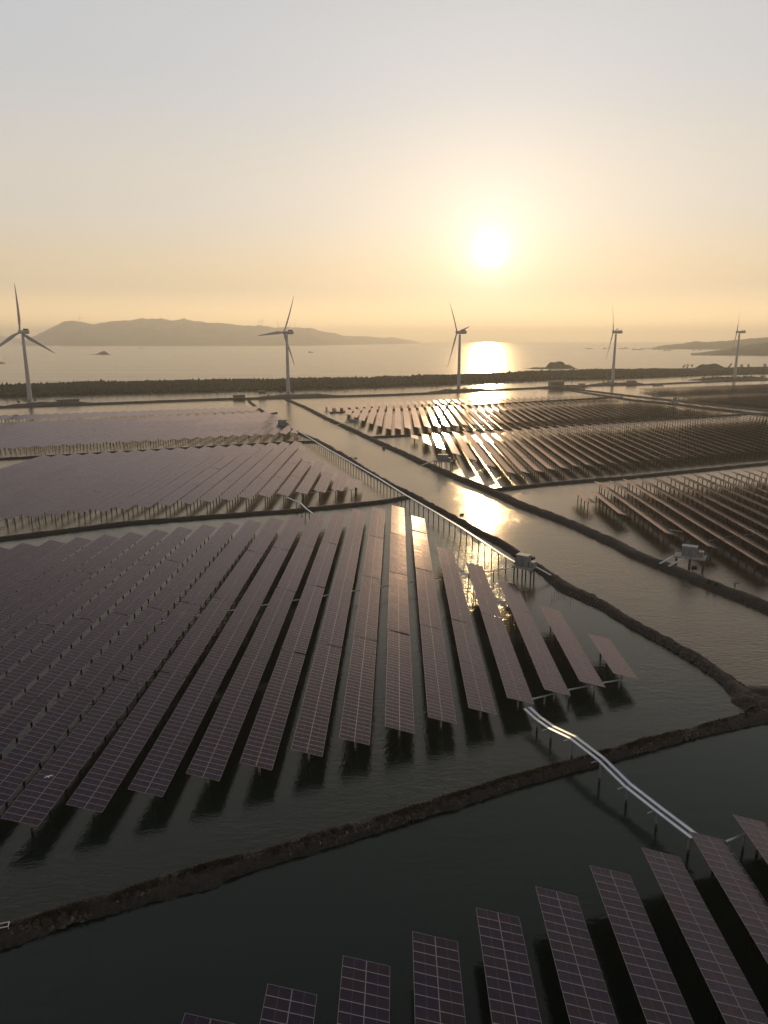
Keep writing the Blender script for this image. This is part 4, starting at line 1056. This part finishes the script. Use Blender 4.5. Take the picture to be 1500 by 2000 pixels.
plant('shrub', ground(1435, 1147, 1.4), .9, 1.9, 'bare little shrub on the bank near the right edge', 'shrub', 10, 'bush', None, None, 91)
plant('shrub', ground(1353, 1113, .4), 1.5, 1.0, 'yellowish reeds under the white cabin platform', 'reeds', 50, 'bush', None, None, 92, M['grass'])
plant('shrub', ground(1040, 1096, 1.0), 1.1, 1.6, 'small shrub right of the blue-grey cabin on the bank', 'shrub', 40, 'bush', None, None, 93)

# ------------------------------------------------------------------ scrub on the near bank
gr = random.Random(3)
def scrub(name, P, half, h, count, label, ymax, tall=.34):
    mb = MB()
    PP = [p for p in P if p[1] < ymax]
    for _ in range(count):
        x, y, w = gr.choice(PP); u = max(-1.05, min(1.05, gr.gauss(.12, .5)))
        i = P.index((x, y, w)) if False else 0
        ang = gr.uniform(0, 6.28)
        px, py = x + u * w * .25, y + u * w * .92
        z = h * (1 - abs(u) ** 2.2) * .95
        k = nz(px, py, 20, .22)
        if k < -.38 + .3 * gr.random(): continue
        ht = tall * gr.uniform(.4, 1.3) * (1 + .6 * k); wd = gr.uniform(.05, .16)
        dx, dy = cos(ang) * wd, sin(ang) * wd; lx, ly = gr.gauss(0, .18), gr.gauss(0, .18)
        mb.add([(px - dx, py - dy, z - .1), (px + dx, py + dy, z - .1), (px + lx, py + ly, z + ht)], [(0, 1, 2)])
    return tag(mb.build(name, M['grass']), label, 'scrub', None, 'stuff')
mound('earth_bank', (65.5, 111.5, 0), 6.5, 5.5, 1.15, 'wide earthy corner where the near bank and the channel bank meet', M['earth'], .3, 48, 10, .7, .5, 'bank', .5)
scrub('dry_scrub', NEARP, 1.5, 1.0, 90000, 'dry brown scrub matted over the near earth bank', 120)
cl = MB()
CN = [p for p in NEARP if -62 < p[0] < 80]; CLF = [p for p in LEFTP if p[1] < 260] + [p for p in RIGHTP if p[1] < 230][::2]
for _ in range(9500):
    near_ = gr.random() < .58
    x, y, w = gr.choice(CN if near_ else CLF); u = gr.choice((-1, 1)) * gr.uniform(.1, 1.12)
    px, py = x + u * w * (.25 if near_ else .75), y + u * w * (.92 if near_ else .55); z = 1.0 * max(0, 1 - abs(u) ** 2.2) * .9 + .04; q = gr.uniform(.08, .36) * (1.0 if near_ else 1.25)
    n_ = 6; r1 = [Vector((px + cos(2 * pi * i / n_) * q * gr.uniform(.7, 1.35), py + sin(2 * pi * i / n_) * q * gr.uniform(.7, 1.35), z - .12)) for i in range(n_)]
    r2 = [Vector((px + cos(2 * pi * (i + .3) / n_) * q * gr.uniform(.4, .85), py + sin(2 * pi * (i + .3) / n_) * q * gr.uniform(.4, .85), z + q * gr.uniform(.25, .65))) for i in range(n_)]
    cl.loft([r1, r2])
tag(cl.build('earth_clods', M['clod']), 'ragged dark clods of dug mud heaped along the near banks', 'mud', None, 'stuff')
sr = MB()
for _ in range(900):
    x, y, w = gr.choice([p for p in NEARP if -60 < p[0] < 70] + [p for p in LEFTP if p[1] < 200]); u = gr.choice((-1, 1)) * gr.uniform(.55, 1.02)
    px, py = x + u * w * .3, y + u * w * .9; z = 1.2 * max(0, 1 - abs(u) ** 2) * .9; s = gr.uniform(.08, .34)
    vs = [Vector((px, py, z)) + Vector(d).normalized() * s * gr.uniform(.6, 1.2) for d in ((1, 0, 0), (0, 1, 0), (-1, 0, 0), (0, -1, 0), (0, 0, .7), (0, 0, -.7))]
    sr.add(vs, [(0, 1, 4), (1, 2, 4), (2, 3, 4), (3, 0, 4), (1, 0, 5), (2, 1, 5), (3, 2, 5), (0, 3, 5)])
tag(sr.build('bank_stones', M['rock']), 'small pale stones scattered along the edges of the near banks', 'stones', None, 'stuff')
